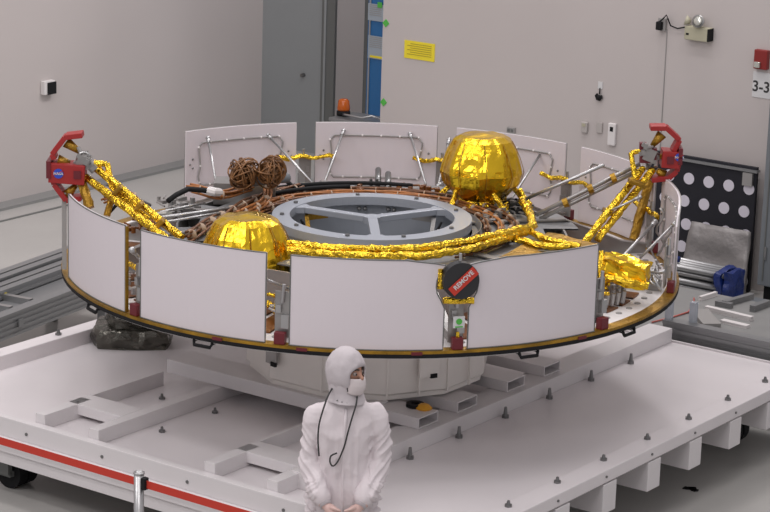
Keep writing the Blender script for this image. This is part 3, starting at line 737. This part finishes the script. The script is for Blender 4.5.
# wiring harnesses
def harness(pts, n=5, rad=.03, rw=.010, m='wire', ties=True, name='wire_harness'):
    pts = [V3(p) for p in pts]; path = []
    for i in range(len(pts)-1):            # catmull-rom
        p0 = pts[max(i-1, 0)]; p1 = pts[i]; p2 = pts[i+1]; p3 = pts[min(i+2, len(pts)-1)]; k = max(3, int((p2-p1).length/.04))
        for j in range(k):
            t_ = j/k; path.append(.5*((2*p1)+(p2-p0)*t_+(2*p0-5*p1+4*p2-p3)*t_*t_+(3*p1-p0-3*p2+p3)*t_**3))
    path.append(pts[-1]); q = MB()
    for w_ in range(n):
        ph = 2*pi*w_/n; rr = rad if w_ else 0
        q.tube([S(p)+V3((rr*cos(ph+i*.12), rr*sin(ph+i*.12)*.6, rr*sin(ph+i*.12))) for i, p in enumerate(path)], rw, 6)
    nf = len(q.bm.faces)
    if ties:
        for i in range(2, len(path)-1, 4):
            d = (path[i+1]-path[i]).normalized()*.0025; q.cyl(S(path[i])-d, S(path[i])+d, rad+rw*.75, n=12)
    q.bm.faces.ensure_lookup_table()
    for f in q.bm.faces[nf:]: f.material_index = 1
    o = q.build(name, m, sx, smooth=True); o.data.materials.append(M['tie']); return o
harness([atZ(188, 237, 1.84), atZ(212, 222, 1.85), atZ(240, 207, 1.86), atZ(270, 196, 1.85), atZ(300, 189, 1.85)], 6, .034)
harness([atZ(240, 214, 1.86), atZ(262, 204, 1.86), atZ(268, 192, 1.9), atZ(262, 184, 1.92), atZ(245, 188, 1.92), atZ(222, 195, 1.9), atZ(200, 190, 1.95), atZ(190, 188, 1.95)], 5, .026, m='wire2')
harness([atZ(252, 212, 1.84), atZ(275, 203, 1.84), atZ(292, 196, 1.84)], 5, .024, m='wire2')
for rad_, m_ in ((.83, 'wire'), (.93, 'wire2'), (1.04, 'wire')):
    harness([P3(rad_, a, 1.83)+V3((0, 0, Z0)) for a in range(80, 262, 13)], 5, .022, .009, m=m_)
harness([P3(1.0, a, 1.83)+V3((0, 0, Z0)) for a in range(35, 96, 12)], 4, .02, .009, m='wire')
harness([P3(.86, a, 1.83)+V3((0, 0, Z0)) for a in range(-100, -40, 12)], 4, .02, .009, m='wire')
MB().lathe([(.76, .30), (.78, .345), (.785, .345), (.765, .30)], n=40, a0=R(60), a1=R(130)).build('perforated_band', 'sheet', sx)
# black sleeves and white wrap
q = MB().tube([S(p) for p in (atZ(168, 201, 1.93), atZ(176, 195, 1.96), atZ(188, 189, 1.98), atZ(200, 190, 1.97), atZ(222, 192, 1.95))], .020, 10); q.build('black_sleeve', 'black', sx, smooth=True)
q = MB().tube([S(p) for p in (atZ(209, 191, 1.96), atZ(214, 192, 1.96), atZ(220, 192, 1.95))], .030, 10, .15); q.build('white_wrap', 'white', sx)
q = MB().tube([S(p) for p in (atZ(244, 183, 2.0), atZ(270, 179, 2.0), atZ(288, 178, 1.99))], .038, 12); q.build('black_tube', 'cab', sx, smooth=True)
q = MB().tube([P3(1.16, a, 1.86) for a in range(165, 232, 4)], .016, 8).tube([P3(1.0, a, 1.87) for a in range(190, 232, 4)], .016, 8); q.build('black_cable', 'black', sx, smooth=True)
# coiled wire bundles on a grey box
c = S(atZ(252, 184, 1.92)); MB().box(c+V3((-.05, .02, -.06)), (.46, .24, .16)).build('electronics_box', 'sheet', sx)
for cx_, cy_ in ((243, 168.5), (271, 166.5)):
    q = MB(); c = S(atY(cx_, cy_+4, .42))
    for i in range(48):
        ax = V3((random.gauss(0, 1), random.gauss(0, 1), random.gauss(0, .5))).normalized(); a = ax.orthogonal().normalized(); b = ax.cross(a); rr = random.uniform(.045, .102)
        off = V3((random.uniform(-.03, .03), random.uniform(-.04, .04), random.uniform(-.035, .02)))
        q.tube([c+off+(a*cos(t_)*1.1+b*sin(t_)*.95)*rr for t_ in [2*pi*j/16 for j in range(17)]], .0065, 5)
    q.tube([c+V3((0, 0, -.06)), c+V3((0, 0, -.12))], .03, 8); q.build('wire_coil', 'coil', sx, smooth=True)
harness([atZ(282, 175, 1.95), atZ(288, 181, 1.9), atZ(296, 188, 1.87)], 3, .015, m='black', ties=False)
# clutter of metal fittings along the upper deck
def clutter(cx, cy, z, n, sxp, syp, m, name='deck_fittings'):
    q = MB()
    for i in range(n):
        p = S(atZ(cx+random.uniform(-sxp, sxp), cy+random.uniform(-syp, syp), z)); k_ = random.random()
        if k_ < .4: q.box(p, (random.uniform(.02, .06), random.uniform(.02, .05), random.uniform(.02, .05)), Matrix.Rotation(random.random()*3, 3, 'Z'))
        elif k_ < .7: q.cyl(p-V3((0, 0, .02)), p+V3((0, 0, .025)), random.uniform(.010, .022), n=8)
        else: q.cyl(p, p+V3((random.uniform(-.09, .09), random.uniform(-.09, .09), .01)), .008, n=6)
    o = q.build(name, m, sx); o['kind'] = 'stuff'; return o
for a in ((500, 212, 1.83, 26, 26, 9, 'sheet'), (500, 208, 1.83, 14, 24, 8, 'black'), (485, 203, 1.84, 16, 25, 5, 'goldp'), (180, 205, 1.83, 18, 22, 8, 'sheet'), (170, 212, 1.82, 8, 14, 8, 'steel'), (400, 188, 1.84, 16, 60, 3, 'kapton'), (130, 285, 1.65, 6, 5, 14, 'steel'), (277, 312, 1.62, 6, 6, 10, 'steel'), (455, 325, 1.62, 5, 5, 8, 'steel'), (140, 225, 1.75, 10, 10, 8, 'kapton')): clutter(*a)
# silver tubes on left deck
for a, b, r_ in (((157, 218), (232, 208), .013), ((160, 212), (205, 203), .010), ((165, 222), (225, 212), .009)):
    MB().cyl(S(atZ(*a, 1.87)), S(atZ(*b, 1.88)), r_, n=10).build('feed_line', 'steel', sx, smooth=True)
MB().box(S(atZ(163, 216, 1.86)), (.12, .06, .05), Matrix.Rotation(R(20), 3, 'Z')).build('valve', 'lens', sx)
for i, (x, y) in enumerate(((388, 186), (378, 182), (496, 205))): MB().cyl(S(atZ(x, y+2, 1.83)), S(atZ(x, y-6, 1.83))+V3((0, 0, .05)), .024, n=10).build('small_valve', 'bolt', sx, smooth=True)
q = MB().cyl(S(atY(371, 186, 1.2)), S(atY(371, 179, 1.2)), .012).cyl(S(atY(377, 186, 1.2)), S(atY(377, 179, 1.2)), .012).build('post_pair', 'bolt', sx)
MB().cyl(S(atY(409, 186, 2.05)), S(atY(409, 186, 2.02)), .024, n=16).build('port', 'bolt', sx)
# side booms for the thrusters
YL, YR = -.45, .45
def boom(pairs, name='thruster_boom'):
    q = MB()
    for a, b, r_ in pairs: q.foil(S(a), S(b), r_)
    o = q.build(name, 'goldp', sx); return o
o = boom([(atY(96, 168, YL), atY(182, 238, -.95), .027)]); boom([(atY(86, 177, YL), atY(168, 240, -1.05), .027)])
b_ = MB(); b_.foil(S(atY(94, 163, YL)), S(atY(107, 164, YL)), .020).foil(S(atY(107, 164, YL)), S(atY(112, 188, YL-.1)), .022).foil(S(atY(112, 188, YL-.1)), S(atY(150, 219, -.7)), .020); b_.build('foil_line', 'goldp', o)
MB().foil(S(atY(80, 178, YL)), S(atY(90, 208, -.55)), .034).build('foil_brace', 'rimgold', o)
MB().foil(S(atY(111, 198, -.55)), S(atY(107, 216, -.6)), .024).build('foil_brace', 'rimgold', o)
for k_ in (.3, .55, .8):
    c_ = S(atY(91, 172, YL)).lerp(S(atY(175, 239, -1.0)), k_); d_ = (S(atY(175, 239, -1.0))-S(atY(91, 172, YL))).normalized()*.012
    MB().box(c_, (.03, .10, .12), Matrix.Rotation(R(42), 3, 'Y'), bev=.008).build('foil_clamp', 'rimgold', o)
harness([atY(104, 200, -.2), atY(125, 192, -.1), atY(145, 205, 0), atY(152, 225, -.1)], 4, .02, .008, m='wire2'); harness([atY(110, 212, -.2), atY(122, 200, -.1), atY(138, 208, 0), atY(146, 224, -.1)], 3, .02, .008, m='black', ties=False)
o = boom([(atY(643, 168, YR), atY(584, 243, -.1), .027)]); boom([(atY(653, 170, YR), atY(597, 240, .0), .027)])
MB().foil(S(atY(650, 180, YR+.2)), S(atY(633, 240, .45)), .034).build('foil_brace', 'rimgold', o)
b_ = MB(); b_.foil(S(atY(641, 151, YR)), S(atY(631, 153, YR)), .018).foil(S(atY(631, 153, YR)), S(atY(635, 178, YR-.1)), .020).foil(S(atY(635, 178, YR-.1)), S(atY(612, 208, .2)), .018); b_.build('foil_line', 'goldp', o)
for x, y in ((637, 183), (611, 213)): MB().box(S(atY(x, y, .25)), (.13, .10, .03), Matrix.Rotation(R(18), 3, 'Y'), bev=.008).build('foil_clamp', 'rimgold', o)
# long double bar running up to the right thrusters
q = MB().cyl(S(atY(536, 215, .35)), S(atY(640, 164, YR)), .016).cyl(S(atY(540, 219, .35)), S(atY(643, 168, YR)), .016).build('boom_bar', 'sheet', sx, smooth=True)
MB().cyl(S(atY(505, 208, .75)), S(atY(604, 165, YR)), .013).build('boom_bar', 'steel', sx, smooth=True)
for x, y in ((563, 205), (588, 191), (611, 180)): MB().cyl(S(atY(x, y-1, .38)), S(atY(x+5, y-3, .38)), .036, n=10).build('bar_clamp', 'rimgold', sx)
q = MB().cyl(S(atY(150, 205, .1)), S(atY(108, 185, YL)), .012).build('boom_bar', 'sheet', sx, smooth=True)
# gold spar end by the tank
gold_pipe([atY(519, 190, .8), atY(530, 205, .7)], .02); gold_pipe([atZ(522, 200, 1.9), atZ(530, 214, 1.88), atZ(533, 226, 1.86)], .03)
# thruster heads
def thruster(pts, Y):
    q = MB()
    for i in range(20):
        x = pts[0]+random.uniform(-pts[2], pts[2]); y = pts[1]+random.uniform(-pts[3], pts[3]); p = S(atY(x, y, Y+random.uniform(-.06, .06)))
        if i % 2: q.cyl(p, p+V3((random.uniform(-.07, .07), random.uniform(-.05, .05), random.uniform(-.05, .05))), random.uniform(.008, .018), n=8)
        else: q.box(p, (.04, .04, .03), Matrix.Rotation(random.random()*3, 3, 'Y'))
    q.box(S(atY(pts[0], pts[1], Y)), (pts[2]*.009, .10, pts[3]*.009), Matrix.Rotation(R(20), 3, 'Y'))
    return q.build('thruster_block', 'sheet', sx)
o = thruster((84, 161, 10, 9), YL)
for a, b in (((80, 152), (66, 142)), ((76, 185), (66, 196)), ((70, 163), (58, 160))): MB().cyl(S(atY(*a, YL)), S(atY(*b, YL)), .018, .040, 16).build('thruster_nozzle', 'rimgold', o, smooth=True)
q = MB().tube([S(atY(84+6*cos(t_), 157+5*sin(t_), YL-.03)) for t_ in [j*.5 for j in range(13)]], .006, 6).build('loop_wire', 'steel', o)
o = thruster((649, 154, 9, 10), YR)
for a, b in (((652, 146), (662, 134)), ((657, 170), (664, 175)), ((660, 156), (670, 158))): MB().cyl(S(atY(*a, YR)), S(atY(*b, YR)), .018, .040, 16).build('thruster_nozzle', 'rimgold', o, smooth=True)
MB().box(S(atY(643, 146, YR)), (.05, .06, .05)).box(S(atY(648, 155, YR)), (.12, .06, .11)).build('thruster_guard', 'red2', o)

# red protective covers on both thruster heads
def cover(label, Y, up_pts, lo_pts, box, emb, mirror):
    org = atY(*box[:2], Y); t = thing('thruster_cover', label, 'cover', org)
    def L(x, y, dy=0): return atY(x, y, Y+dy)-org
    for nm, pts in (('upper_arm', up_pts), ('lower_arm', lo_pts)):
        q = MB()
        for a, b in zip(pts, pts[1:]): q.bar(L(*a), L(*b), .13, .042, upv=(0, -1, 0)) if False else q.bar(L(*a), L(*b), .036, .12, upv=(0, 1, 0), bev=.004)
        q.build(nm, 'red', t)
    w_, h_ = box[2]*.0069, box[3]*.0069
    q = MB().box((0, 0, 0), (w_, .16, h_), Matrix.Rotation(R(3), 3, 'Y'), bev=.006); q.build('body', 'red', t)
    MB().box((w_*(.30 if not mirror else -.05), -.085, 0), (.05, .01, .055)).build('label_block', 'red2', t)
    MB().box((w_*(-.28 if not mirror else -.02), -.083, -.005), (.03, .008, .035)).build('slot', 'jamb', t) if mirror else None
    MB().box((w_*.5*(-1 if not mirror else 1), .0, .03), (.03, .18, .12)).build('side_plate', 'red2', t)
    ex = L(*emb); c = V3((ex.x, -.083, ex.z))
    e = MB().cyl(c, c+V3((0, -.004, 0)), .034 if not mirror else .03, n=24).build('emblem', 'emblem', t)
    text_mesh('NASA', .026, 'paper', e, frame_mx(c+V3((0, -.006, 0)), (1, 0, 0), (0, 0, 1)), 'emblem_letters')
    MB().tube([c+V3((-.034, -.006, -.012)), c+V3((0, -.006, .004)), c+V3((.03, -.006, .02))], .0018, 5).build('emblem_swoosh', 'redbelt', e)
    return t
cover('red metal cover clamped on the left thruster head', YL, [(55, 158), (53, 153), (66, 136), (83, 134)], [(54, 178), (55, 183), (67, 199), (82, 197)], (68, 172, 36, 20), (60, 171), False)
cover('red metal cover clamped on the right thruster head', YR, [(673, 150), (679, 139), (666, 127), (650, 127)], [(678, 162), (676, 170), (668, 177), (651, 179)], (670, 158, 19, 18), (678, 155), True)

# black round cover with remove streamer
c = pol(2.215, 14.8, 2.0)
t = thing('round_cover', 'round black cap with a red remove streamer between two front panels', 'cover', c, R(14.8))
MB().cyl((0, .045, 0), (0, -.02, 0), .118, n=40).build('cap', 'tagblk', t)
q = MB().bar((-.065, -.026, -.070), (.090, -.026, .070), .062, .006, upv=(0, -1, 0)).build('streamer', 'redbelt', t)
text_mesh('REMOVE', .042, 'paper', q, frame_mx((.012, -.031, .007), (.15, 0, .14), (-.14, 0, .15)))
MB().cyl((0, .02, .12), (0, .02, .17), .01).build('pin', 'steel', t)
MB().box((0, .06, .0), (.10, .03, .16)).build('backing', 'sheet', t)
MB().foil((-.10, .03, -.135), (.10, .03, -.145), .020).build('foil_edge', 'goldp', t); MB().foil((-.12, .04, .07), (-.12, .04, -.06), .018).build('foil_edge', 'goldp', t)

# ------------------------------------------------------------------ film bags on the platform
def bag(name, label, c, d, rz, seed, cat='bag'):
    q = MB().box((0, 0, d[2]/2), d); bmesh.ops.subdivide_edges(q.bm, edges=q.bm.edges[:], cuts=11, use_grid_fill=True)
    for v in q.bm.verts:
        x, y, z = v.co.x/d[0]*2, v.co.y/d[1]*2, v.co.z/d[2]*2-1
        k = 1-.10*(x*x*y*y)-.07*z*z
        v.co.x *= k; v.co.y *= k
        if v.co.z > .01: v.co += V3([.028*noise.noise(V3((v.co.x*7+i*5, v.co.y*7, v.co.z*9+seed)))+.012*noise.noise(V3((v.co.x*20+i*5, v.co.y*20, v.co.z*20+seed))) for i in range(3)])
        v.co.z = max(v.co.z, .0)
    o = q.build(name, 'esd'); o.location = c; o.rotation_euler = (0, 0, rz)
    return tag(o, label, cat)
p = atZ(128, 346, .57); bag('film_bag', 'dark crumpled film bag on platform, the lower of two', (p.x+.03, p.y+.10, .57), (.62, .46, .15), A1-.9, 1)
o = bag('film_bag', 'dark crumpled film bag on top of another, under the rim', (p.x+.12, p.y+.16, .705), (.60, .40, .12), A1-.7, 5)
o2 = MB().lathe([(0, 0), (.05, 0), (.055, .015), (.03, .04), (0, .045)], n=14, jit=.1).build('rolled_strap', 'orangetape')
p = zUV(424, 409, .765); o2.location = W(p.x, p.y, .76); tag(o2, 'yellow and black rolled strap on a platform tube', 'strap')
MB().lathe([(.03, .0), (.065, 0), (.065, .03), (.03, .03), (.03, 0)], c=(-.06, .05, 0), n=18).build('black_roll', 'black', o2)
o = MB()
for i in range(7): o.box((random.uniform(-.05, .05), random.uniform(-.03, .03), .003), (.05, .03, .006), Matrix.Rotation(i, 3, 'Z'))
o = o.build('tape_scrap', 'black'); p = atZ(688, 489, 0); o.location = (p.x, p.y, 0); tag(o, 'small black scrap lying on the floor at lower right', 'scrap')

# ------------------------------------------------------------------ belt barrier
p = atZ(139, 472, 1.0)
t = thing('barrier_post', 'steel crowd barrier post with red belt at front left', 'barrier', (p.x, p.y, 0), A1)
MB().lathe([(0, 0), (.17, 0), (.17, .015), (.05, .04), (.033, .06), (.033, .0)], n=32).build('base', 'steel', t, smooth=True)
MB().cyl((0, 0, .04), (0, 0, .985), .031, n=28).lathe([(.031, .985), (.034, .988), (.034, 1.0), (.024, 1.004), (.022, .99), (0, .99)], n=28).build('post', 'steel', t, smooth=True)
MB().span((-.02, -.062, .90), (.02, -.03, .975), bev=.004).build('belt_clip', 'black', t)
MB().span((-.001, -3.2, .91), (.001, -.06, .96)).build('belt', 'redbelt', t)
MB().span((-.001, .03, .91), (.001, 2.0, .96)).build('belt', 'redbelt', t)

# ------------------------------------------------------------------ person
def union(parts, voxel, name, m, parent, smooth_it=4, fn=None):
    q = MB()
    for p in parts: p(q)
    bmesh.ops.recalc_face_normals(q.bm, faces=q.bm.faces)
    me = bpy.data.meshes.new(name); q.bm.to_mesh(me); q.bm.free()
    o = bpy.data.objects.new(name, me); C.objects.link(o)
    r = o.modifiers.new('r', 'REMESH'); r.mode = 'VOXEL'; r.voxel_size = voxel
    s = o.modifiers.new('s', 'SMOOTH'); s.factor = .6; s.iterations = smooth_it
    bpy.context.view_layer.update()
    me2 = bpy.data.meshes.new_from_object(o.evaluated_get(bpy.context.evaluated_depsgraph_get()))
    o.modifiers.clear(); o.data = me2; me2.materials.clear(); me2.materials.append(M[m]); bpy.data.meshes.remove(me)
    if fn:
        nn = [v.normal.copy() for v in me2.vertices]
        for v, n_ in zip(me2.vertices, nn): v.co = v.co + n_*fn(v.co, n_)
    for p in me2.polygons: p.use_smooth = True
    me2.name = name; o.parent = parent; return o
def limb(pts, rs, n=16, flat=1):
    def f(q):
        P_ = [V3(p) for p in pts]; path = []; rad = []
        for i in range(len(P_)-1):
            for j in range(6): path.append(P_[i].lerp(P_[i+1], j/6)); rad.append(rs[i]+(rs[i+1]-rs[i])*j/6)
        path.append(P_[-1]); rad.append(rs[-1])
        q.tube(path, rad, n); q.ball(path[0], rad[0]*.98, 14); q.ball(path[-1], rad[-1]*.98, 14)
    return f
def ell(secs, n=28):                             # loft of elliptical sections (z, cx, cy, rx, ry)
    def f(q):
        rings = []
        for z, cx, cy, rx, ry in secs: rings.append([q.bm.verts.new((cx+rx*cos(2*pi*k/n), cy+ry*sin(2*pi*k/n), z)) for k in range(n)])
        for a, b in zip(rings, rings[1:]):
            for k in range(n): q.bm.faces.new((a[k], a[(k+1) % n], b[(k+1) % n], b[k]))
        q.bm.faces.new(rings[0][::-1]); q.bm.faces.new(rings[-1])
    return f
def blob(c, r, s3): return lambda q: q.ball(c, r, 20, s3)
pp = atY(346, 400, -3.0)
person = thing('person', 'person in white hooded coverall and face mask standing with hands clasped', 'person', (pp.x, -3.0, 0), 0)
HY = R(52)                                       # head turned to its left
HC = V3((.0, -.01, 1.655))
def hd(x, y, z):                                 # head frame: x right of face, -y forward
    return HC + V3((x*cos(HY)-y*sin(HY), x*sin(HY)+y*cos(HY), z))
def handparts(side):
    wr = V3((side*.095, -.215, .872)); kn = V3((side*.035, -.265, .828)); f = [limb([wr+V3((side*.03, .02, .02)), wr], [.034, .028])]
    f.append(lambda q: q.tube([wr, wr.lerp(kn, .3), wr.lerp(kn, .7), kn], [.028, .036, .038, .032], 14))
    for i in range(4):
        a = kn + V3((side*(.012-.004*i), -.012+.0, .022-.019*i)); L_ = (.034, .038, .036, .028)[i]
        b = a + V3((-side*L_, -.016, -.012)); c2 = b + V3((-side*L_*.75, .014, -.012)); d = c2 + V3((-side*.010, .024, -.004))
        f.append(limb([a, b, c2, d], [.0105, .0100, .0092, .008], 10))
    tb = wr.lerp(kn, .45)+V3((0, -.02, .028)); f.append(limb([tb, tb+V3((-side*.022, -.024, .0)), tb+V3((-side*.052, -.026, -.010))], [.014, .012, .0095], 10))
    return f
AP = lambda s: [(s*.165, .02, 1.355), (s*.205, .03, 1.22), (s*.212, .01, 1.09), (s*.150, -.13, .955), (s*.100, -.205, .875)]
body_parts = [ell([(.88, 0, .0, .14, .10), (1.0, 0, 0, .135, .09), (1.15, 0, 0, .14, .09), (1.30, 0, 0, .145, .09), (1.36, 0, .01, .13, .07), (1.43, 0, .01, .06, .055)]),
    limb([(0, .015, 1.42), (0, .01, 1.56)], [.055, .052]), blob(HC, 1, (.076, .076, .11)),
    limb(AP(-1), [.045, .042, .036, .028, .022]), limb(AP(1), [.045, .042, .036, .028, .022])]
body_parts += [blob(hd(0, .005, .02), 1, (.078, .085, .10)), blob(hd(0, -.04, -.05), 1, (.05, .052, .058)), blob(hd(0, -.038, .0), 1, (.064, .062, .07))]
body_parts += [limb([hd(0, -.090, .02), hd(0, -.106, -.012), hd(0, -.114, -.022)], [.009, .013, .015], 10), limb([hd(-.04, -.082, .030), hd(0, -.092, .034), hd(.04, -.082, .030)], [.012, .012, .012], 10),
    blob(hd(0, -.088, -.065), .02, (1, 1, .5)), blob(hd(0, -.08, -.095), .022, (1, 1, 1)), blob(hd(.078, .01, -.005), .018, (.6, 1, 1.6)), blob(hd(-.078, .01, -.005), .018, (.6, 1, 1.6))]
for s in (-1, 1):
    body_parts += [limb([(s*.085, .0, .92), (s*.095, -.01, .52), (s*.10, .02, .12)], [.085, .058, .04]), limb([(s*.10, .05, .05), (s*.12, -.13, .04)], [.04, .03])]
    body_parts += handparts(s)
body = union(body_parts, .0045, 'body', 'glove', person, 3)
body.data.materials.append(M['skin'])
for pl_ in body.data.polygons:
    if pl_.center.z > 1.45: pl_.material_index = 1
for s in (-1, 1):
    MB().ball(hd(s*.031, -.084, .006), .0145, 14).build('eye', 'eye', person, smooth=True)
    MB().ball(hd(s*.031+.002, -.0955, .004), .0068, 10).build('iris', 'hair', person, smooth=True)
    MB().tube([hd(s*.014, -.104, .030), hd(s*.034, -.100, .036), hd(s*.056, -.084, .028)], .0055, 6).build('eyebrow', 'hair', person, smooth=True)
# coverall
def wrinkle(co, n_):
    x, y, z = co; n1 = noise.noise
    v = .015*n1(V3((x*7, y*7, z*3))) + .008*n1(V3((x*16+3, y*16, z*7)))+.010*(.3-abs(n1(V3((x*6+z*7, y*5, z*6-x*9)))))
    if abs(x) < .15:                                                 # long vertical folds down the front
        t_ = max(0, min(1, (1.38-z)*3.5)); v += .0085*t_*(1-abs(n1(V3((x*17+.6*n1(V3((0, 0, z*3))), 0, z*1.1))))*2.6)
    else:
        t_ = max(0, min(1, (1.36-z)*5))
        v += .011*t_*(1-abs(n1(V3(((z*1.0-abs(x)*1.2)*15, 3.1, (z+abs(x))*3))))*2.6)
        if z < 1.0: v += .008*(1-abs(n1(V3(((z+abs(x)*.9)*34, 1.7, x*5))))*2.6)
    return v*1.35
suit = [ell([(.78, 0, .0, .185, .150), (.90, 0, 0, .188, .150), (1.02, 0, 0, .170, .135), (1.15, 0, 0, .168, .128), (1.28, 0, 0, .178, .125), (1.36, 0, .01, .180, .115), (1.42, 0, .01, .160, .100), (1.46, 0, .01, .125, .090), (1.50, 0, .005, .088, .080), (1.53, 0, 0, .075, .072)]),
    limb([(-.158, .02, 1.372), (0, .015, 1.40), (.158, .02, 1.372)], [.070, .085, .070])]
for s in (-1, 1):
    suit += [limb([(s*.172, .02, 1.368), (s*.202, .02, 1.22), (s*.208, .0, 1.08), (s*.155, -.12, .965), (s*.125, -.165, .915)], [.076, .070, .067, .056, .046]),
             limb([(s*.09, .0, .86), (s*.105, -.01, .50), (s*.11, .02, .12)], [.115, .098, .085])]
cv = union(suit, .0065, 'coverall', 'suit', person, 4, wrinkle)
for s in (-1, 1):
    MB().tube([(s*.127, -.165, .918), (s*.112, -.192, .893), (s*.098, -.212, .872)], [.046, .042, .038], 20, .02).build('cuff', 'hood', cv, smooth=True)
    q = MB(); q.tube([(s*.11, .07, .055), (s*.115, 0, .06), (s*.125, -.10, .05), (s*.13, -.16, .04)], [.05, .062, .052, .038], 16).tube([(s*.11, .02, .05), (s*.11, .02, .30)], [.065, .092], 18)
    for v in q.bm.verts: v.co.z = max(v.co.z, .0)
    q.build('boot_cover', 'hood', person, smooth=True)
q = MB(); q.tube([(-.002, -.158, .80), (-.003, -.154, .90), (-.005, -.141, 1.0), (-.006, -.134, 1.10), (-.002, -.130, 1.2), (-.004, -.128, 1.28), (0, -.118, 1.36), (.004, -.088, 1.44)], .010, 8); q.build('zip_flap', 'suit', cv, smooth=True)
# hood: closed round the head with an oval face opening
q = MB(); nA, nB = 48, 22; vv = []
for i in range(nA):
    ph = 2*pi*i/nA; cu_, su_ = cos(ph), sin(ph)                      # cu>0 is up
    th0 = R(46) if True else 0
    up_, dn_, sd_ = R(21), R(62), R(43)
    tv = up_ if cu_ > 0 else dn_; th0 = 1/math.sqrt((cu_/tv)**2+(su_/sd_)**2)
    row = []
    for j in range(nB+1):
        th = th0+(pi-th0)*j/nB; x = sin(th)*su_; y = -cos(th); z = sin(th)*cu_
        wv = 1+.05*noise.noise(V3((x*3, y*3, z*3)))+.055*(abs(noise.noise(V3((x*4+4, y*4, z*7))))-.25)+.02*noise.noise(V3((x*9, y*9, z*12)))
        rz = .138 if z > 0 else .150
        k_ = 1-.10*max(0, -z-.2)
        row.append(q.bm.verts.new(hd(x*.104*wv*k_, (y*.115+.008)*wv, z*rz*wv)))
    vv.append(row)
for i in range(nA):
    for j in range(nB):
        a = (vv[i][j], vv[(i+1) % nA][j], vv[(i+1) % nA][j+1], vv[i][j+1])
        try: q.bm.faces.new(a)
        except ValueError: pass
bmesh.ops.remove_doubles(q.bm, verts=q.bm.verts[:], dist=.0005)
rim_ = [v[0].co.copy() for v in vv if v[0].is_valid]
ho = q.build('hood', 'hood', person, smooth=True)
MB().tube([hd(0, 0, 0).lerp(p_, 1.0) for p_ in rim_+[rim_[0]]], .0055, 8).build('hood_brim', 'hood', ho, smooth=True)
for sg in (-1, 1): MB().tube([hd(sg*.045*(1-.3*abs(cos(t_))), -.112*cos(t_)+.008, .136*sin(t_)*(.98-.02)+.004) for t_ in [R(32+8*j) for j in range(15)]], .003, 6).build('hood_seam', 'hood', ho, smooth=True); md = ho.modifiers.new('s', 'SOLIDIFY'); md.thickness = .005; md.offset = 1
q = MB(); q.tube([hd(0, .012, -.04), hd(0, .010, -.08), hd(0, .008, -.11), V3((.002, -.004, 1.51)), V3((0, -.004, 1.475))], [.100, .100, .097, .100, .118], 40, .03, cap=False); q.build('hood_collar', 'hood', ho, smooth=True)
for i in range(4):
    ph = R(-28+i*16); MB().ball((.108*sin(ph), -.004-.108*cos(ph), 1.498-.006*i), .005, 8).build('snap', 'bolt', ho)
# mask
q = MB(); g = []
for i in range(17):
    a = (i/16-.5)*2; row = []
    for j in range(11):
        b = j/10; x = .070*sin(a*1.35)/sin(1.35)
        y = -.052-.078*max(0, cos(a*1.42))*(.86+.22*sin(b*pi)-.14*b); z = -.018-.108*b*(1-.16*a*a)-.004*(1-abs(a))
        row.append(q.bm.verts.new(hd(x, y+.0015*sin(b*pi*8), z)))
    g.append(row)
for i in range(16):
    for j in range(10): q.bm.faces.new((g[i][j], g[i+1][j], g[i+1][j+1], g[i][j+1]))
mk = q.build('face_mask', 'mask', person, smooth=True); md = mk.modifiers.new('s', 'SOLIDIFY'); md.thickness = .003
MB().tube([hd(-.066, -.074, -.022), hd(-.074, -.062, -.05), hd(-.068, -.066, -.10)], .0035, 6).build('mask_strap', 'ink', mk)
# neck cord
def crom(pts, k=6):
    out = []
    for i in range(len(pts)-1):
        p0 = pts[max(i-1, 0)]; p1 = pts[i]; p2 = pts[i+1]; p3 = pts[min(i+2, len(pts)-1)]
        for j in range(k):
            t_ = j/k; out.append(.5*((2*p1)+(p2-p0)*t_+(2*p0-5*p1+4*p2-p3)*t_*t_+(3*p1-p0-3*p2+p3)*t_**3))
    return out+[pts[-1]]
ps = [(357, 397, .10), (356, 405, .125), (352, 418, .142), (348, 432, .148), (344, 447, .152), (338, 461, .154), (333, 466, .154), (330, 462, .154), (331, 456, .152), (337, 453, .152)]
front = crom([atY(x, y, -3.0-d)-V3((pp.x, -3, 0)) for x, y, d in ps])
ps2 = [(333, 387, .06), (328, 396, .10), (323, 410, .125), (319, 425, .140), (318, 440, .148), (319, 456, .150)]
left = crom([atY(x, y, -3.0-d)-V3((pp.x, -3, 0)) for x, y, d in ps2])
back = crom([left[0], V3((-.06, .06, 1.46)), V3((0, .10, 1.45)), V3((.07, .04, 1.46)), front[0]])
MB().tube(left[::-1]+back[1:-1]+front, .0052, 8).build('neck_cord', 'ink', person, smooth=True)
